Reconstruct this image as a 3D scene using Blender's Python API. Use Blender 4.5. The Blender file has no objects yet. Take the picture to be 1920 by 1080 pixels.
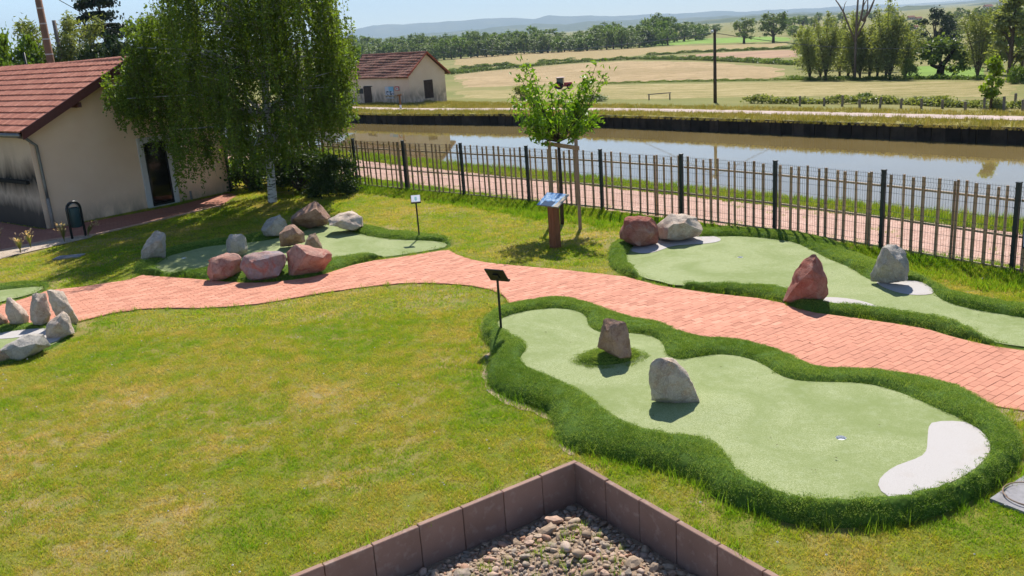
import bpy, bmesh, math, random
import numpy as np
from mathutils import Vector, Matrix, Euler
from mathutils import noise as mnoise
from mathutils.geometry import delaunay_2d_cdt

rng = np.random.default_rng(7)
random.seed(7)
scene = bpy.context.scene
COL = scene.collection

# ------------------------------------------------------------------ camera
CF, CP, CR, CH = 1706.5, 0.274, -0.0709, 4.517      # focal length (px of 1920), pitch, roll, height
_fw = np.array([0, math.cos(CP), -math.sin(CP)]); _ri = np.array([1.0, 0, 0]); _up = np.cross(_ri, _fw)
CX = math.cos(CR) * _ri + math.sin(CR) * _up
CY = -math.sin(CR) * _ri + math.cos(CR) * _up
cam_data = bpy.data.cameras.new('camera'); cam = bpy.data.objects.new('camera', cam_data); COL.objects.link(cam)
cam_data.sensor_width = 36.0; cam_data.lens = 36.0 * CF / 1920.0
cam_data.clip_start = 0.1; cam_data.clip_end = 60000
_m = Matrix.Identity(4)
for i in range(3):
    _m[i][0] = CX[i]; _m[i][1] = CY[i]; _m[i][2] = -_fw[i]
_m[2][3] = CH
cam.matrix_world = _m
scene.camera = cam

# ------------------------------------------------------------------ sky, sun, exposure
SUN_EL, SUN_AZ = math.radians(46), math.radians(79.5)      # azimuth counter-clockwise from +X
world = bpy.data.worlds.new('World'); scene.world = world; world.use_nodes = True
_nt = world.node_tree; _nt.nodes.clear()
_sky = _nt.nodes.new('ShaderNodeTexSky'); _sky.sky_type = 'NISHITA'; _sky.sun_disc = False
_sky.sun_elevation = SUN_EL; _sky.sun_rotation = math.radians(90) - SUN_AZ
_sky.altitude = 250; _sky.air_density = 0.8; _sky.dust_density = 0.05; _sky.ozone_density = 3.0
_bg = _nt.nodes.new('ShaderNodeBackground'); _bg.inputs['Strength'].default_value = 0.09
_out = _nt.nodes.new('ShaderNodeOutputWorld')
_nt.links.new(_sky.outputs[0], _bg.inputs['Color']); _nt.links.new(_bg.outputs[0], _out.inputs['Surface'])
sun_data = bpy.data.lights.new('sun', 'SUN'); sun = bpy.data.objects.new('sun', sun_data); COL.objects.link(sun)
sun_data.energy = 4.8; sun_data.angle = math.radians(0.53); sun_data.color = (1.0, 0.95, 0.87)
SUN_DIR = Vector((math.cos(SUN_EL) * math.cos(SUN_AZ), math.cos(SUN_EL) * math.sin(SUN_AZ), math.sin(SUN_EL)))
sun.rotation_euler = SUN_DIR.to_track_quat('Z', 'Y').to_euler()
vs = scene.view_settings
vs.view_transform = 'Standard'; vs.look = 'None'; vs.gamma = 1.0; vs.use_curve_mapping = False; vs.exposure = 0.77
cy = scene.cycles
cy.max_bounces = 8; cy.diffuse_bounces = 3; cy.glossy_bounces = 3; cy.transmission_bounces = 6; cy.transparent_max_bounces = 8
cy.volume_bounces = 0; cy.use_adaptive_sampling = True; cy.adaptive_threshold = 0.02; cy.use_denoising = True
cy.caustics_reflective = False; cy.caustics_refractive = False; cy.sample_clamp_indirect = 6

# ------------------------------------------------------------------ pixels to places
def ray(px, py):
    return _fw + CX * (px - 960) / CF - CY * (py - 540) / CF
def G(px, py, z=0.0):
    """point at height z on the line of sight through a pixel of the 1920 px photograph"""
    d = ray(px, py); t = (z - CH) / d[2]
    return Vector((d[0] * t, d[1] * t, z))
def at_dist(px, py, ref):
    """point on the sight line at the horizontal distance of ref"""
    d = ray(px, py); n = np.array([ref[0], ref[1]]); n = n / np.linalg.norm(n)
    t = (ref[0] * n[0] + ref[1] * n[1]) / (d[0] * n[0] + d[1] * n[1])
    return Vector((d[0] * t, d[1] * t, CH + d[2] * t))
CT = np.array([0.64, -0.768]); CN = np.array([0.768, 0.64])   # along the canal / across it
def smooth(a, b, t):
    t = np.clip((t - a) / (b - a), 0, 1); return t * t * (3 - 2 * t)
def far_edge(u):       # v of the far bank
    return 41.95 - 3.3 * smooth(38, 66, -np.asarray(u, float))
PV = [-400, 14.5, 16.8, 19.7, 21.2, 46.5, 52, 62, 80, 105, 150, 220, 330, 700, 1600, 4000, 20000]
PZ = [0, 0, -.10, -.18, -.26, -.92, -1.25, -1.9, -2.9, -3.9, -5.1, -5.9, -6.2, -6.2, -9, -18, -25]
def ground_z(x, y):
    u = x * CT[0] + y * CT[1]; v = x * CN[0] + y * CN[1]
    return np.interp(v + 0.0, PV, PZ)
def GT(px, py):
    """sight line onto the terrain beyond the canal"""
    d = ray(px, py); z = -1.0
    t = None
    prev = 0.0
    for k in range(1, 400):
        tt = 30 * (1.018 ** k)
        if CH + d[2] * tt <= ground_z(d[0] * tt, d[1] * tt):
            lo, hi = prev, tt
            for _ in range(40):
                mid = (lo + hi) / 2
                if CH + d[2] * mid <= ground_z(d[0] * mid, d[1] * mid): hi = mid
                else: lo = mid
            t = hi; break
        prev = tt
    if t is None: t = prev
    return Vector((d[0] * t, d[1] * t, float(ground_z(d[0] * t, d[1] * t))))
def px_per_m(p):
    d = (np.array(p) - [0, 0, CH]) @ _fw
    return CF / d
def to_px(P):
    """many world points to pixels (used only to choose how finely to build)"""
    d = np.asarray(P, float) - np.array([0, 0, CH]); z = d @ _fw
    return 960 + CF * (d @ CX) / z, 540 - CF * (d @ CY) / z, z

# ------------------------------------------------------------------ objects
def link(o, parent=None, **props):
    COL.objects.link(o)
    if parent is not None:
        o.parent = parent
        o.matrix_parent_inverse = parent.matrix_basis.inverted() if parent.parent is None else (parent.parent.matrix_basis @ parent.matrix_parent_inverse @ parent.matrix_basis).inverted()
    for k, v in props.items(): o[k] = v
    return o
def obj(name, mesh, material=None, parent=None, smooth_=False, **props):
    if isinstance(mesh, bmesh.types.BMesh):
        me = bpy.data.meshes.new(name); mesh.to_mesh(me); mesh.free(); mesh = me
    if material is not None and len(mesh.materials) == 0: mesh.materials.append(material)
    if smooth_ and len(mesh.polygons): mesh.polygons.foreach_set('use_smooth', [True] * len(mesh.polygons))
    return link(bpy.data.objects.new(name, mesh), parent, **props)
def thing(name, label, cat, loc=(0, 0, 0), group=None):
    o = bpy.data.objects.new(name, None); o.empty_display_size = 0.2
    o.matrix_basis = Matrix.Translation(Vector(loc))
    COL.objects.link(o); o['label'] = label; o['category'] = cat
    if group: o['group'] = group
    return o
def copy_tree(o, M, label=None, parent=None, **props):
    """a copy of a thing and its parts, moved by matrix M"""
    c = o.copy(); COL.objects.link(c)
    if parent is None: c.matrix_basis = M
    else: c.parent = parent
    if label: c['label'] = label
    for k, v in props.items(): c[k] = v
    for ch in o.children: copy_tree(ch, M, None, c)
    return c
def mesh_np(name, verts, faces):
    """verts (N,3); faces: list of index arrays of equal length per array"""
    me = bpy.data.meshes.new(name); verts = np.asarray(verts, np.float32)
    if isinstance(faces, np.ndarray): faces = [faces]
    faces = [np.asarray(f, np.int32) for f in faces if len(f)]
    me.vertices.add(len(verts)); me.vertices.foreach_set('co', verts.ravel())
    nl = sum(f.size for f in faces); npoly = sum(len(f) for f in faces)
    if npoly:
        me.loops.add(nl); me.loops.foreach_set('vertex_index', np.concatenate([f.ravel() for f in faces]))
        me.polygons.add(npoly)
        tot = np.concatenate([np.full(len(f), f.shape[1], np.int32) for f in faces])
        st = np.concatenate([[0], np.cumsum(tot)[:-1]]).astype(np.int32)
        me.polygons.foreach_set('loop_start', st); me.polygons.foreach_set('loop_total', tot)
    me.update(calc_edges=True); me.validate()
    if len(me.polygons): me.polygons.foreach_set('use_smooth', np.zeros(len(me.polygons), bool))
    return me
def box(bm, c, s, M=None, bevel=0.0):
    """box centred at c with full sizes s, optionally transformed"""
    r = bmesh.ops.create_cube(bm, size=1.0)
    T = Matrix.Translation(Vector(c)) @ Matrix.Diagonal((s[0], s[1], s[2], 1))
    if M is not None: T = M @ T
    bmesh.ops.transform(bm, matrix=T, verts=r['verts'])
    if bevel:
        es = list({e for v in r['verts'] for e in v.link_edges})
        bmesh.ops.bevel(bm, geom=es, offset=bevel, segments=1, affect='EDGES', profile=0.5)
    return r['verts']
def tube(bm, pts, rad, n=8, caps=True):
    """swept tube through pts; rad a number or list"""
    pts = [Vector(p) for p in pts]; k = len(pts)
    if not hasattr(rad, '__len__'): rad = [rad] * k
    rings = []; ref = Vector((0.31, 0.17, 0.93))
    for i, p in enumerate(pts):
        t = (pts[min(i + 1, k - 1)] - pts[max(i - 1, 0)]).normalized()
        a = t.cross(ref)
        if a.length < 0.05: a = t.cross(Vector((1, 0, 0)))
        a.normalize(); b = t.cross(a)
        rings.append([bm.verts.new(p + rad[i] * (math.cos(2 * math.pi * j / n) * a + math.sin(2 * math.pi * j / n) * b)) for j in range(n)])
    for i in range(k - 1):
        for j in range(n):
            bm.faces.new((rings[i][j], rings[i][(j + 1) % n], rings[i + 1][(j + 1) % n], rings[i + 1][j]))
    if caps:
        bm.faces.new(rings[0][::-1]); bm.faces.new(rings[-1])
def prism(bm, poly, z0, z1):
    """vertical prism over a 2-D polygon"""
    a = [bm.verts.new((p[0], p[1], z0)) for p in poly]; b = [bm.verts.new((p[0], p[1], z1)) for p in poly]
    n = len(poly)
    bm.faces.new(b); bm.faces.new(a[::-1])
    for i in range(n): bm.faces.new((a[i], a[(i + 1) % n], b[(i + 1) % n], b[i]))
    bmesh.ops.recalc_face_normals(bm, faces=bm.faces[:])
def wall_M(o, d):
    """frame: origin o, x along d (horizontal), y = into the wall (left of d), z up"""
    d = Vector((d[0], d[1], 0)).normalized(); n = Vector((-d.y, d.x, 0))
    return Matrix(((d.x, n.x, 0, o[0]), (d.y, n.y, 0, o[1]), (0, 0, 1, o[2]), (0, 0, 0, 1)))
def chaikin(pts, it=2, closed=True):
    pts = [np.array(p, float) for p in pts]
    for _ in range(it):
        out = []; n = len(pts)
        for i in range(n if closed else n - 1):
            a, b = pts[i], pts[(i + 1) % n]
            out += [a * .75 + b * .25, a * .25 + b * .75]
        pts = out if closed else [pts[0]] + out + [pts[-1]]
    return np.array(pts)
def in_poly(P, poly):
    P = np.asarray(P); poly = np.asarray(poly); x, y = P[:, 0], P[:, 1]
    inside = np.zeros(len(P), bool); n = len(poly)
    for i in range(n):
        x1, y1 = poly[i][:2]; x2, y2 = poly[(i + 1) % n][:2]
        c = ((y1 > y) != (y2 > y)) & (x < (x2 - x1) * (y - y1) / (y2 - y1 + 1e-12) + x1)
        inside ^= c
    return inside
def dist_poly(P, poly, closed=True):
    P = np.asarray(P, float)[:, :2]; poly = np.asarray(poly, float)[:, :2]; n = len(poly)
    best = np.full(len(P), 1e9)
    for i in range(n if closed else n - 1):
        a, b = poly[i], poly[(i + 1) % n]; d = b - a; L = d @ d + 1e-12
        t = np.clip(((P - a) @ d) / L, 0, 1); q = a + t[:, None] * d
        best = np.minimum(best, np.hypot(*(P - q).T))
    return best
def resample(poly, step, closed=True):
    poly = np.asarray(poly, float); q = np.vstack([poly, poly[:1]]) if closed else poly
    s = np.concatenate([[0], np.cumsum(np.hypot(*np.diff(q[:, :2], axis=0).T))])
    n = max(3, int(s[-1] / step)); t = np.linspace(0, s[-1], n + (0 if closed else 1), endpoint=not closed)
    return np.stack([np.interp(t, s, q[:, k]) for k in range(q.shape[1])], 1)
def cdt_region(outer, holes, step, jitter=0.25):
    """triangulated area between an outer loop and holes -> verts (N,2), tris (M,3)"""
    loops = [resample(outer, step)] + [resample(h, min(step, np.hypot(*np.diff(np.vstack([h, h[:1]]), axis=0).T).sum() / 16)) for h in holes]
    pts = []; edges = []
    for l in loops:
        b = len(pts); pts += l.tolist(); edges += [(b + i, b + (i + 1) % len(l)) for i in range(len(l))]
    mn = loops[0].min(0); mx = loops[0].max(0)
    gx, gy = np.meshgrid(np.arange(mn[0], mx[0], step), np.arange(mn[1], mx[1], step))
    g = np.stack([gx.ravel(), gy.ravel()], 1) + rng.uniform(-jitter, jitter, (gx.size, 2)) * step
    k = in_poly(g, loops[0]) & (dist_poly(g, loops[0]) > step * .5)
    for h in loops[1:]: k &= ~in_poly(g, h) & (dist_poly(g, h) > step * .5)
    pts += g[k].tolist()
    r = delaunay_2d_cdt([Vector(p) for p in pts], edges, [], 0, 1e-6)
    V = np.array([tuple(v) for v in r[0]]); F = np.array([f for f in r[2] if len(f) == 3])
    c = V[F].mean(1); k = in_poly(c, loops[0])
    for h in loops[1:]: k &= ~in_poly(c, h)
    return V, F[k]

# ------------------------------------------------------------------ materials
def S2L(*c):
    """sRGB 0-255 to linear"""
    return tuple(((x / 255 + 0.055) / 1.055) ** 2.4 if x / 255 > 0.04045 else x / 255 / 12.92 for x in c) + (1.0,)
class NT:
    def __init__(s, name):
        s.m = bpy.data.materials.new(name); s.m.use_nodes = True; s.t = s.m.node_tree; s.t.nodes.clear()
        s.out = s.n('ShaderNodeOutputMaterial')
        s.geo = s.n('ShaderNodeNewGeometry')
    def n(s, typ, **kw):
        nd = s.t.nodes.new(typ)
        for k, v in kw.items(): setattr(nd, k, v)
        return nd
    def l(s, a, b): s.t.links.new(a, b)
    def pos(s): return s.geo.outputs['Position']
    def objpos(s):
        return s.n('ShaderNodeTexCoord').outputs['Object']
    def mapv(s, vec, scale=(1, 1, 1), rot=(0, 0, 0), loc=(0, 0, 0)):
        m = s.n('ShaderNodeMapping'); m.inputs['Scale'].default_value = scale; m.inputs['Rotation'].default_value = rot; m.inputs['Location'].default_value = loc
        s.l(vec, m.inputs['Vector']); return m.outputs[0]
    def noise(s, scale, detail=3, vec=None, rough=.55, dist=0):
        t = s.n('ShaderNodeTexNoise'); t.inputs['Scale'].default_value = scale; t.inputs['Detail'].default_value = detail
        t.inputs['Roughness'].default_value = rough; t.inputs['Distortion'].default_value = dist
        s.l(vec or s.pos(), t.inputs['Vector']); return t.outputs['Fac']
    def voro(s, scale, vec=None, feature='F1', out='Distance'):
        t = s.n('ShaderNodeTexVoronoi', feature=feature); t.inputs['Scale'].default_value = scale
        s.l(vec or s.pos(), t.inputs['Vector']); return t.outputs[out]
    def ramp(s, fac, stops):
        r = s.n('ShaderNodeValToRGB'); e = r.color_ramp.elements
        while len(e) < len(stops): e.new(0.5)
        for x, (p, c) in zip(e, stops): x.position = p; x.color = c if len(c) == 4 else (*c, 1)
        s.l(fac, r.inputs[0]); return r.outputs[0]
    def frange(s, fac, a, b, c=0., d=1.):
        r = s.n('ShaderNodeMapRange'); r.inputs[1].default_value = a; r.inputs[2].default_value = b; r.inputs[3].default_value = c; r.inputs[4].default_value = d
        s.l(fac, r.inputs[0]); return r.outputs[0]
    def mix(s, fac, a, b, mode='MIX'):
        m = s.n('ShaderNodeMix', data_type='RGBA', blend_type=mode)
        for sock, v in ((m.inputs[0], fac), (m.inputs[6], a), (m.inputs[7], b)):
            if isinstance(v, (int, float)): sock.default_value = v
            elif isinstance(v, tuple): sock.default_value = v if len(v) == 4 else (*v, 1)
            else: s.l(v, sock)
        return m.outputs[2]
    def math(s, op, a, b=0.):
        m = s.n('ShaderNodeMath', operation=op)
        for sock, v in ((m.inputs[0], a), (m.inputs[1], b)):
            if isinstance(v, (int, float)): sock.default_value = v
            else: s.l(v, sock)
        return m.outputs[0]
    def rand(s):     # random per object
        return s.n('ShaderNodeObjectInfo').outputs['Random']
    def island(s): return s.geo.outputs['Random Per Island']
    def bump(s, h, strength=.3, dist=.02):
        b = s.n('ShaderNodeBump'); b.inputs['Strength'].default_value = strength; b.inputs['Distance'].default_value = dist
        s.l(h, b.inputs['Height']); return b.outputs[0]
    def bsdf(s, color, rough=.8, spec=.3, normal=None, metal=0., **kw):
        p = s.n('ShaderNodeBsdfPrincipled')
        for sock, v in ((p.inputs['Base Color'], color), (p.inputs['Roughness'], rough), (p.inputs['Specular IOR Level'], spec), (p.inputs['Metallic'], metal)):
            if isinstance(v, (int, float)): sock.default_value = v
            elif isinstance(v, tuple): sock.default_value = v if len(v) == 4 else (*v, 1)
            else: s.l(v, sock)
        if normal is not None: s.l(normal, p.inputs['Normal'])
        for k, v in kw.items(): p.inputs[k].default_value = v
        s.l(p.outputs[0], s.out.inputs['Surface']); s.p = p
        return s.m
    def leaf(s, color, trans=.45, rough=.5, spec=.25, tcol=None, bright=1.0):
        p = s.n('ShaderNodeBsdfPrincipled'); t = s.n('ShaderNodeBsdfTranslucent'); mx = s.n('ShaderNodeMixShader'); mx.inputs[0].default_value = trans
        p.inputs['Roughness'].default_value = rough; p.inputs['Specular IOR Level'].default_value = spec
        s.l(color, p.inputs['Base Color'])
        tc = s.mix(1.0, color, tcol or (1.0, 1.0, .35, 1), 'MULTIPLY')
        if bright != 1.0:
            tc = s.mix(1.0, tc, (bright, bright, bright, 1), 'MULTIPLY')
        s.l(tc, t.inputs['Color'])
        s.l(p.outputs[0], mx.inputs[1]); s.l(t.outputs[0], mx.inputs[2]); s.l(mx.outputs[0], s.out.inputs['Surface'])
        return s.m
def plain(name, color, rough=.7, spec=.3, metal=0., var=.12, scale=9., bump=0., bscale=60.):
    """one colour with gentle cloudy variation and optional fine relief"""
    n = NT(name); f = n.noise(scale, 4)
    d = tuple(x * (1 - var) for x in color[:3]) + (1,); b = tuple(min(1, x * (1 + var)) for x in color[:3]) + (1,)
    c = n.ramp(f, [(.3, d), (.7, b)])
    nm = n.bump(n.noise(bscale, 3), bump, .01) if bump else None
    return n.bsdf(c, rough, spec, nm, metal)

# ------------------------------------------------------------------ many small blades by instancing (one object, not countable)
def scatter(name, tverts, tfaces, P, Rz, Sc, material, parent=None, normals=None, **props):
    """one object holding a tuft and a cloud of points; geometry nodes set the tuft on every point"""
    nt_, npt = len(tverts), len(P)
    me = mesh_np(name, np.vstack([tverts, P]), tfaces)
    def attr(nm, typ, data, field='value'):
        a = me.attributes.new(nm, typ, 'POINT'); a.data.foreach_set(field, np.asarray(data, np.float32).ravel() if typ != 'BOOLEAN' else data)
    attr('is_tuft', 'BOOLEAN', np.concatenate([np.ones(nt_, bool), np.zeros(npt, bool)]))
    rot = np.zeros((nt_ + npt, 3))
    if normals is None: rot[nt_:, 2] = Rz
    else:
        nx, ny, nz = normals.T
        for i in range(npt):
            q = Vector(normals[i]).to_track_quat('Z', 'Y') @ Euler((0, 0, Rz[i])).to_quaternion()
            rot[nt_ + i] = q.to_euler()
    attr('trot', 'FLOAT_VECTOR', rot, 'vector')
    attr('tscale', 'FLOAT', np.concatenate([np.ones(nt_), Sc]))
    o = obj(name, me, material, parent, **props)
    ng = bpy.data.node_groups.new(name + '_nodes', 'GeometryNodeTree')
    ng.interface.new_socket('Geometry', in_out='INPUT', socket_type='NodeSocketGeometry')
    ng.interface.new_socket('Geometry', in_out='OUTPUT', socket_type='NodeSocketGeometry')
    N = ng.nodes.new; L = ng.links.new
    gi = N('NodeGroupInput'); go = N('NodeGroupOutput')
    def na(nm, typ):
        a = N('GeometryNodeInputNamedAttribute'); a.data_type = typ; a.inputs['Name'].default_value = nm; return a.outputs[0]
    sep = N('GeometryNodeSeparateGeometry'); sep.domain = 'POINT'
    L(gi.outputs[0], sep.inputs[0]); L(na('is_tuft', 'BOOLEAN'), sep.inputs[1])
    m2p = N('GeometryNodeMeshToPoints'); L(sep.outputs[1], m2p.inputs[0])
    iop = N('GeometryNodeInstanceOnPoints'); L(m2p.outputs[0], iop.inputs['Points']); L(sep.outputs[0], iop.inputs['Instance'])
    e2r = N('FunctionNodeEulerToRotation'); L(na('trot', 'FLOAT_VECTOR'), e2r.inputs[0]); L(e2r.outputs[0], iop.inputs['Rotation'])
    L(na('tscale', 'FLOAT'), iop.inputs['Scale'])
    L(iop.outputs[0], go.inputs[0])
    md = o.modifiers.new('scatter', 'NODES'); md.node_group = ng
    return o
def blades(n, radius, h, w, lean=.5, square=True, tri=True):
    """n grass blades over a patch -> verts, faces"""
    if square: xy = rng.uniform(-radius, radius, (n, 2))
    else:
        a = rng.uniform(0, 2 * np.pi, n); r = radius * np.sqrt(rng.uniform(0, 1, n)); xy = np.stack([r * np.cos(a), r * np.sin(a)], 1)
    a = rng.uniform(0, 2 * np.pi, n); hh = h * rng.uniform(.55, 1.25, n); ww = w * rng.uniform(.7, 1.3, n)
    la = rng.uniform(0, 2 * np.pi, n); ll = hh * lean * rng.uniform(.1, 1, n)
    dx, dy = np.cos(a) * ww / 2, np.sin(a) * ww / 2
    b0 = np.stack([xy[:, 0] - dx, xy[:, 1] - dy, np.zeros(n)], 1); b1 = np.stack([xy[:, 0] + dx, xy[:, 1] + dy, np.zeros(n)], 1)
    t = np.stack([xy[:, 0] + np.cos(la) * ll, xy[:, 1] + np.sin(la) * ll, hh], 1)
    V = np.stack([b0, b1, t], 1).reshape(-1, 3); F = np.arange(3 * n).reshape(-1, 3)
    return V, F
# ================================================================== ground materials
DRY = []          # dry, worn spots of the lawn: (centre, radius)
def dry_mask(n):
    tot = None
    for c, r in DRY:
        d = n.n('ShaderNodeVectorMath', operation='DISTANCE'); n.l(n.pos(), d.inputs[0]); d.inputs[1].default_value = (c[0], c[1], 0)
        m = n.frange(d.outputs['Value'], r * .2, r, 1, 0); tot = m if tot is None else n.math('MAXIMUM', tot, m)
    return n.math('MULTIPLY', tot, n.frange(n.noise(5, 4, None, .65), .34, .6))
DRY += [(G(10, 850), 1.3), (G(230, 745), .75), (G(330, 960), .8), (G(90, 960), .8), (G(600, 740), .7), (G(640, 900), .6), (G(420, 830), .8), (G(820, 560), .9), (G(1120, 445), 1.3), (G(150, 1040), .7)]
def m_lawn_soil():
    n = NT('lawn_ground'); big = n.noise(.55, 4, dist=.6); mid = n.noise(3.2, 4); fine = n.noise(55, 3)
    c = n.ramp(big, [(.34, (.16, .18, .025)), (.46, (.20, .20, .032)), (.56, (.26, .21, .06)), (.66, (.36, .27, .13))])
    c = n.mix(n.math('MULTIPLY', dry_mask(n), .9), c, (.40, .29, .17, 1)); c = n.mix(n.frange(mid, .4, .75, 0, .8), c, (.14, .18, .018, 1)); c = n.mix(n.frange(fine, .3, .75, 0, .4), c, (.11, .10, .03, 1))
    return n.bsdf(c, .95, .1, n.bump(fine, .6, .02))
def m_grass(name, cols, mid_s=1.1, trans=.5, spread=.5, bright=1.3):
    n = NT(name); big = n.noise(.5, 3, dist=.5); mid = n.noise(mid_s * 3, 3); isl = n.island()
    f = n.math('ADD', n.math('MULTIPLY', big, .6), n.math('MULTIPLY', mid, .4))
    f = n.math('ADD', f, n.math('MULTIPLY', n.math('SUBTRACT', isl, .5), spread * .35))
    k = len(cols)
    if name == 'lawn_grass': f = n.math('ADD', f, n.math('MULTIPLY', dry_mask(n), .16))
    c = n.ramp(f, [(.37 + .26 * i / (k - 1), cols[i]) for i in range(k)])
    return n.leaf(c, trans, .55, .2, (1.0, 1.0, .5, 1), bright)
def m_gravel(name, a, b, scale=40, rough_patch=None):
    n = NT(name); v = n.voro(scale, out='Color'); sep = n.n('ShaderNodeSeparateColor'); n.l(v, sep.inputs[0])
    c = n.ramp(sep.outputs[0], [(.05, a), (.95, b)]); cl = n.noise(.8, 4)
    c = n.mix(n.frange(cl, .35, .7, 0, .5), c, tuple(x * .82 for x in a[:3]) + (1,))
    if rough_patch: c = n.mix(n.frange(n.noise(1.3, 4), .52, .68), c, rough_patch)
    return n.bsdf(c, .95, .1, n.bump(n.voro(scale), .5, .02))
MAT_SOIL = m_lawn_soil()
GRASS_COLS = [(.185, .325, .016), (.285, .375, .022), (.37, .385, .034), (.46, .39, .075), (.57, .43, .17)]
MAT_GRASS = m_grass('lawn_grass', GRASS_COLS)
MAT_GRASS_LONG = m_grass('long_grass', [(.13, .26, .014), (.18, .30, .02), (.27, .33, .035)], spread=.9)
MAT_TOWPATH = m_gravel('towpath_gravel', (.42, .25, .19, 1), (.62, .42, .34, 1), 26)
MAT_FARPATH = m_gravel('far_towpath', (.44, .34, .30, 1), (.56, .45, .40, 1), 9)
MAT_VERGE = plain('verge_ground', (.16, .17, .035), .95, .1, var=.35, scale=2.5, bump=.5, bscale=14)
MAT_FARVERGE = plain('dry_verge', (.25, .22, .065), .95, .1, var=.35, scale=1.6, bump=.6, bscale=7)
MAT_MUD = plain('canal_bed', (.11, .085, .05), .9, .1)

# ================================================================== layout of the golf course (pixels of the photograph -> ground)
PATH_TOP = [(-90, 612), (-40, 590), (0, 572), (33, 564), (59, 555), (87, 546), (111, 542), (148, 538), (240, 525), (262, 517), (283, 517), (340, 521), (390, 525), (450, 530), (500, 530), (542, 525.5), (593, 518.6), (628, 507.5), (662, 497), (700, 488.6), (730, 485), (780, 477.5), (826, 470), (842, 469), (855, 477), (880, 485), (910, 492), (960, 497), (1060, 506), (1172, 518.5), (1237, 535.7), (1329, 549), (1420, 559), (1468, 568), (1500, 582), (1536, 587.5), (1617, 598), (1700, 610), (1742, 618), (1790, 632.5), (1865, 650), (1920, 657.5), (2010, 669), (2120, 684)]
PATH_BOT = [(2120, 800), (2000, 783), (1920, 769.5), (1850, 758.7), (1832, 752.5), (1800, 734), (1740, 719), (1690, 715), (1627, 705), (1547, 700), (1520, 695), (1485, 677), (1440, 658.7), (1400, 650), (1360, 645), (1305, 640), (1265, 626), (1235, 612.5), (1185, 602.5), (1142, 594), (1115, 580), (1080, 570), (1035, 567), (992, 570), (960, 577)]
PATH_BOT2 = [(956, 576), (952, 562), (940, 550), (915, 541), (880, 535), (830, 531), (780, 530), (730, 532), (667, 540), (577, 553), (530, 562.5), (480, 570), (425, 575), (375, 577.5), (300, 577), (250, 580), (195, 590), (150, 602), (100, 612), (40, 622), (-20, 636), (-90, 660)]
def gpoly(pts, z=0.0): return np.array([tuple(G(x, y, z)[:2]) for x, y in pts])
PATH_POLY = gpoly(PATH_TOP + PATH_BOT + PATH_BOT2, 0.02)
F_OUT = PATH_BOT[4:] + [(940, 581), (930, 586), (912, 597), (902, 617), (905, 633), (917, 650), (920, 668), (914, 690), (912, 715), (922, 732), (955, 751), (997, 762), (1028, 777), (1037, 792), (1041, 812), (1047, 830), (1072, 846), (1115, 855), (1160, 865), (1210, 877), (1260, 890), (1292, 900), (1322, 917), (1342, 935), (1372, 950), (1435, 965), (1465, 980), (1540, 991), (1615, 990), (1690, 985), (1752, 970), (1802, 950), (1852, 922), (1890, 895), (1918, 865), (1915, 830), (1900, 803), (1865, 772)]
F_IN = [(960, 587.5), (997, 578.7), (1035, 575.7), (1067, 577.5), (1092, 585), (1101, 594), (1101, 605), (1110, 615), (1124, 622), (1160, 621), (1200, 622), (1222, 627), (1240, 636), (1245, 647), (1250, 662), (1260, 669), (1280, 672), (1310, 666), (1342, 661), (1385, 664), (1422, 676), (1440, 686), (1465, 705), (1502, 713), (1540, 714), (1615, 714), (1665, 724), (1710, 740), (1765, 765), (1810, 784), (1843, 808), (1859, 830), (1856, 853), (1830, 882), (1777, 910), (1715, 927.5), (1670, 934), (1590, 939), (1515, 936), (1465, 927), (1440, 916), (1405, 898), (1380, 878), (1365, 858), (1352, 838), (1335, 825), (1310, 820), (1260, 816), (1222, 809), (1172, 792), (1147, 777), (1122, 760), (1110, 747), (1090, 732), (1060, 717), (1022, 702), (990, 687), (974, 676), (976, 666), (988, 652), (986, 645), (972, 632), (958, 626), (940, 615), (931, 607), (934, 599), (947, 592)]
F_SAND = [(1741, 795), (1757, 790), (1783, 789), (1812, 790), (1843, 810), (1858, 831), (1855, 853), (1830, 881), (1777, 909), (1715, 926.5), (1670, 933.5), (1656, 925), (1646, 912), (1647, 900), (1660, 886), (1680, 873), (1705, 865), (1727, 857), (1738, 847), (1739, 825)]
R_OUT = [(1172, 518), (1153, 509), (1140, 495), (1141, 470), (1150, 456), (1162, 450), (1200, 436), (1250, 430), (1315, 430), (1345, 428), (1376, 428.5), (1420, 430), (1490, 436), (1540, 445), (1580, 462), (1618, 482), (1650, 494), (1705, 512), (1750, 535), (1790, 552), (1840, 562.5), (1920, 572.5), (2020, 586), (2100, 600), (2120, 680), (2010, 668), (1920, 656.5), (1865, 649), (1790, 631.5), (1742, 617), (1700, 609), (1617, 597), (1536, 586.5), (1500, 581), (1468, 567), (1420, 558), (1329, 548), (1237, 534.7)]
R_IN = [(1172, 482), (1178, 470), (1184, 460), (1215, 450), (1280, 443), (1350, 442), (1385, 442), (1440, 446), (1490, 452.5), (1522, 467), (1552, 482), (1590, 497), (1612, 510), (1625, 520), (1650, 527), (1705, 524), (1728, 527), (1744, 537), (1753, 548), (1765, 560), (1800, 571), (1840, 580), (1920, 592), (2010, 604), (2085, 614), (2100, 664), (2010, 659), (1920, 650), (1877, 642), (1840, 631), (1810, 615), (1777, 605), (1740, 596), (1657, 582.5), (1602, 577), (1552, 571.5), (1520, 561), (1478, 540), (1450, 537), (1420, 539), (1360, 536), (1297, 532.5), (1274, 534), (1250, 532), (1219, 524.5), (1195, 513.5), (1187, 503), (1176, 491)]
R_SAND1 = [(1180, 466), (1184, 459), (1215, 449), (1280, 444), (1325, 441), (1345, 445), (1354, 450), (1345, 455), (1310, 458), (1275, 459), (1255, 462), (1235, 470), (1215, 475), (1195, 474), (1183, 470)]
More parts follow.
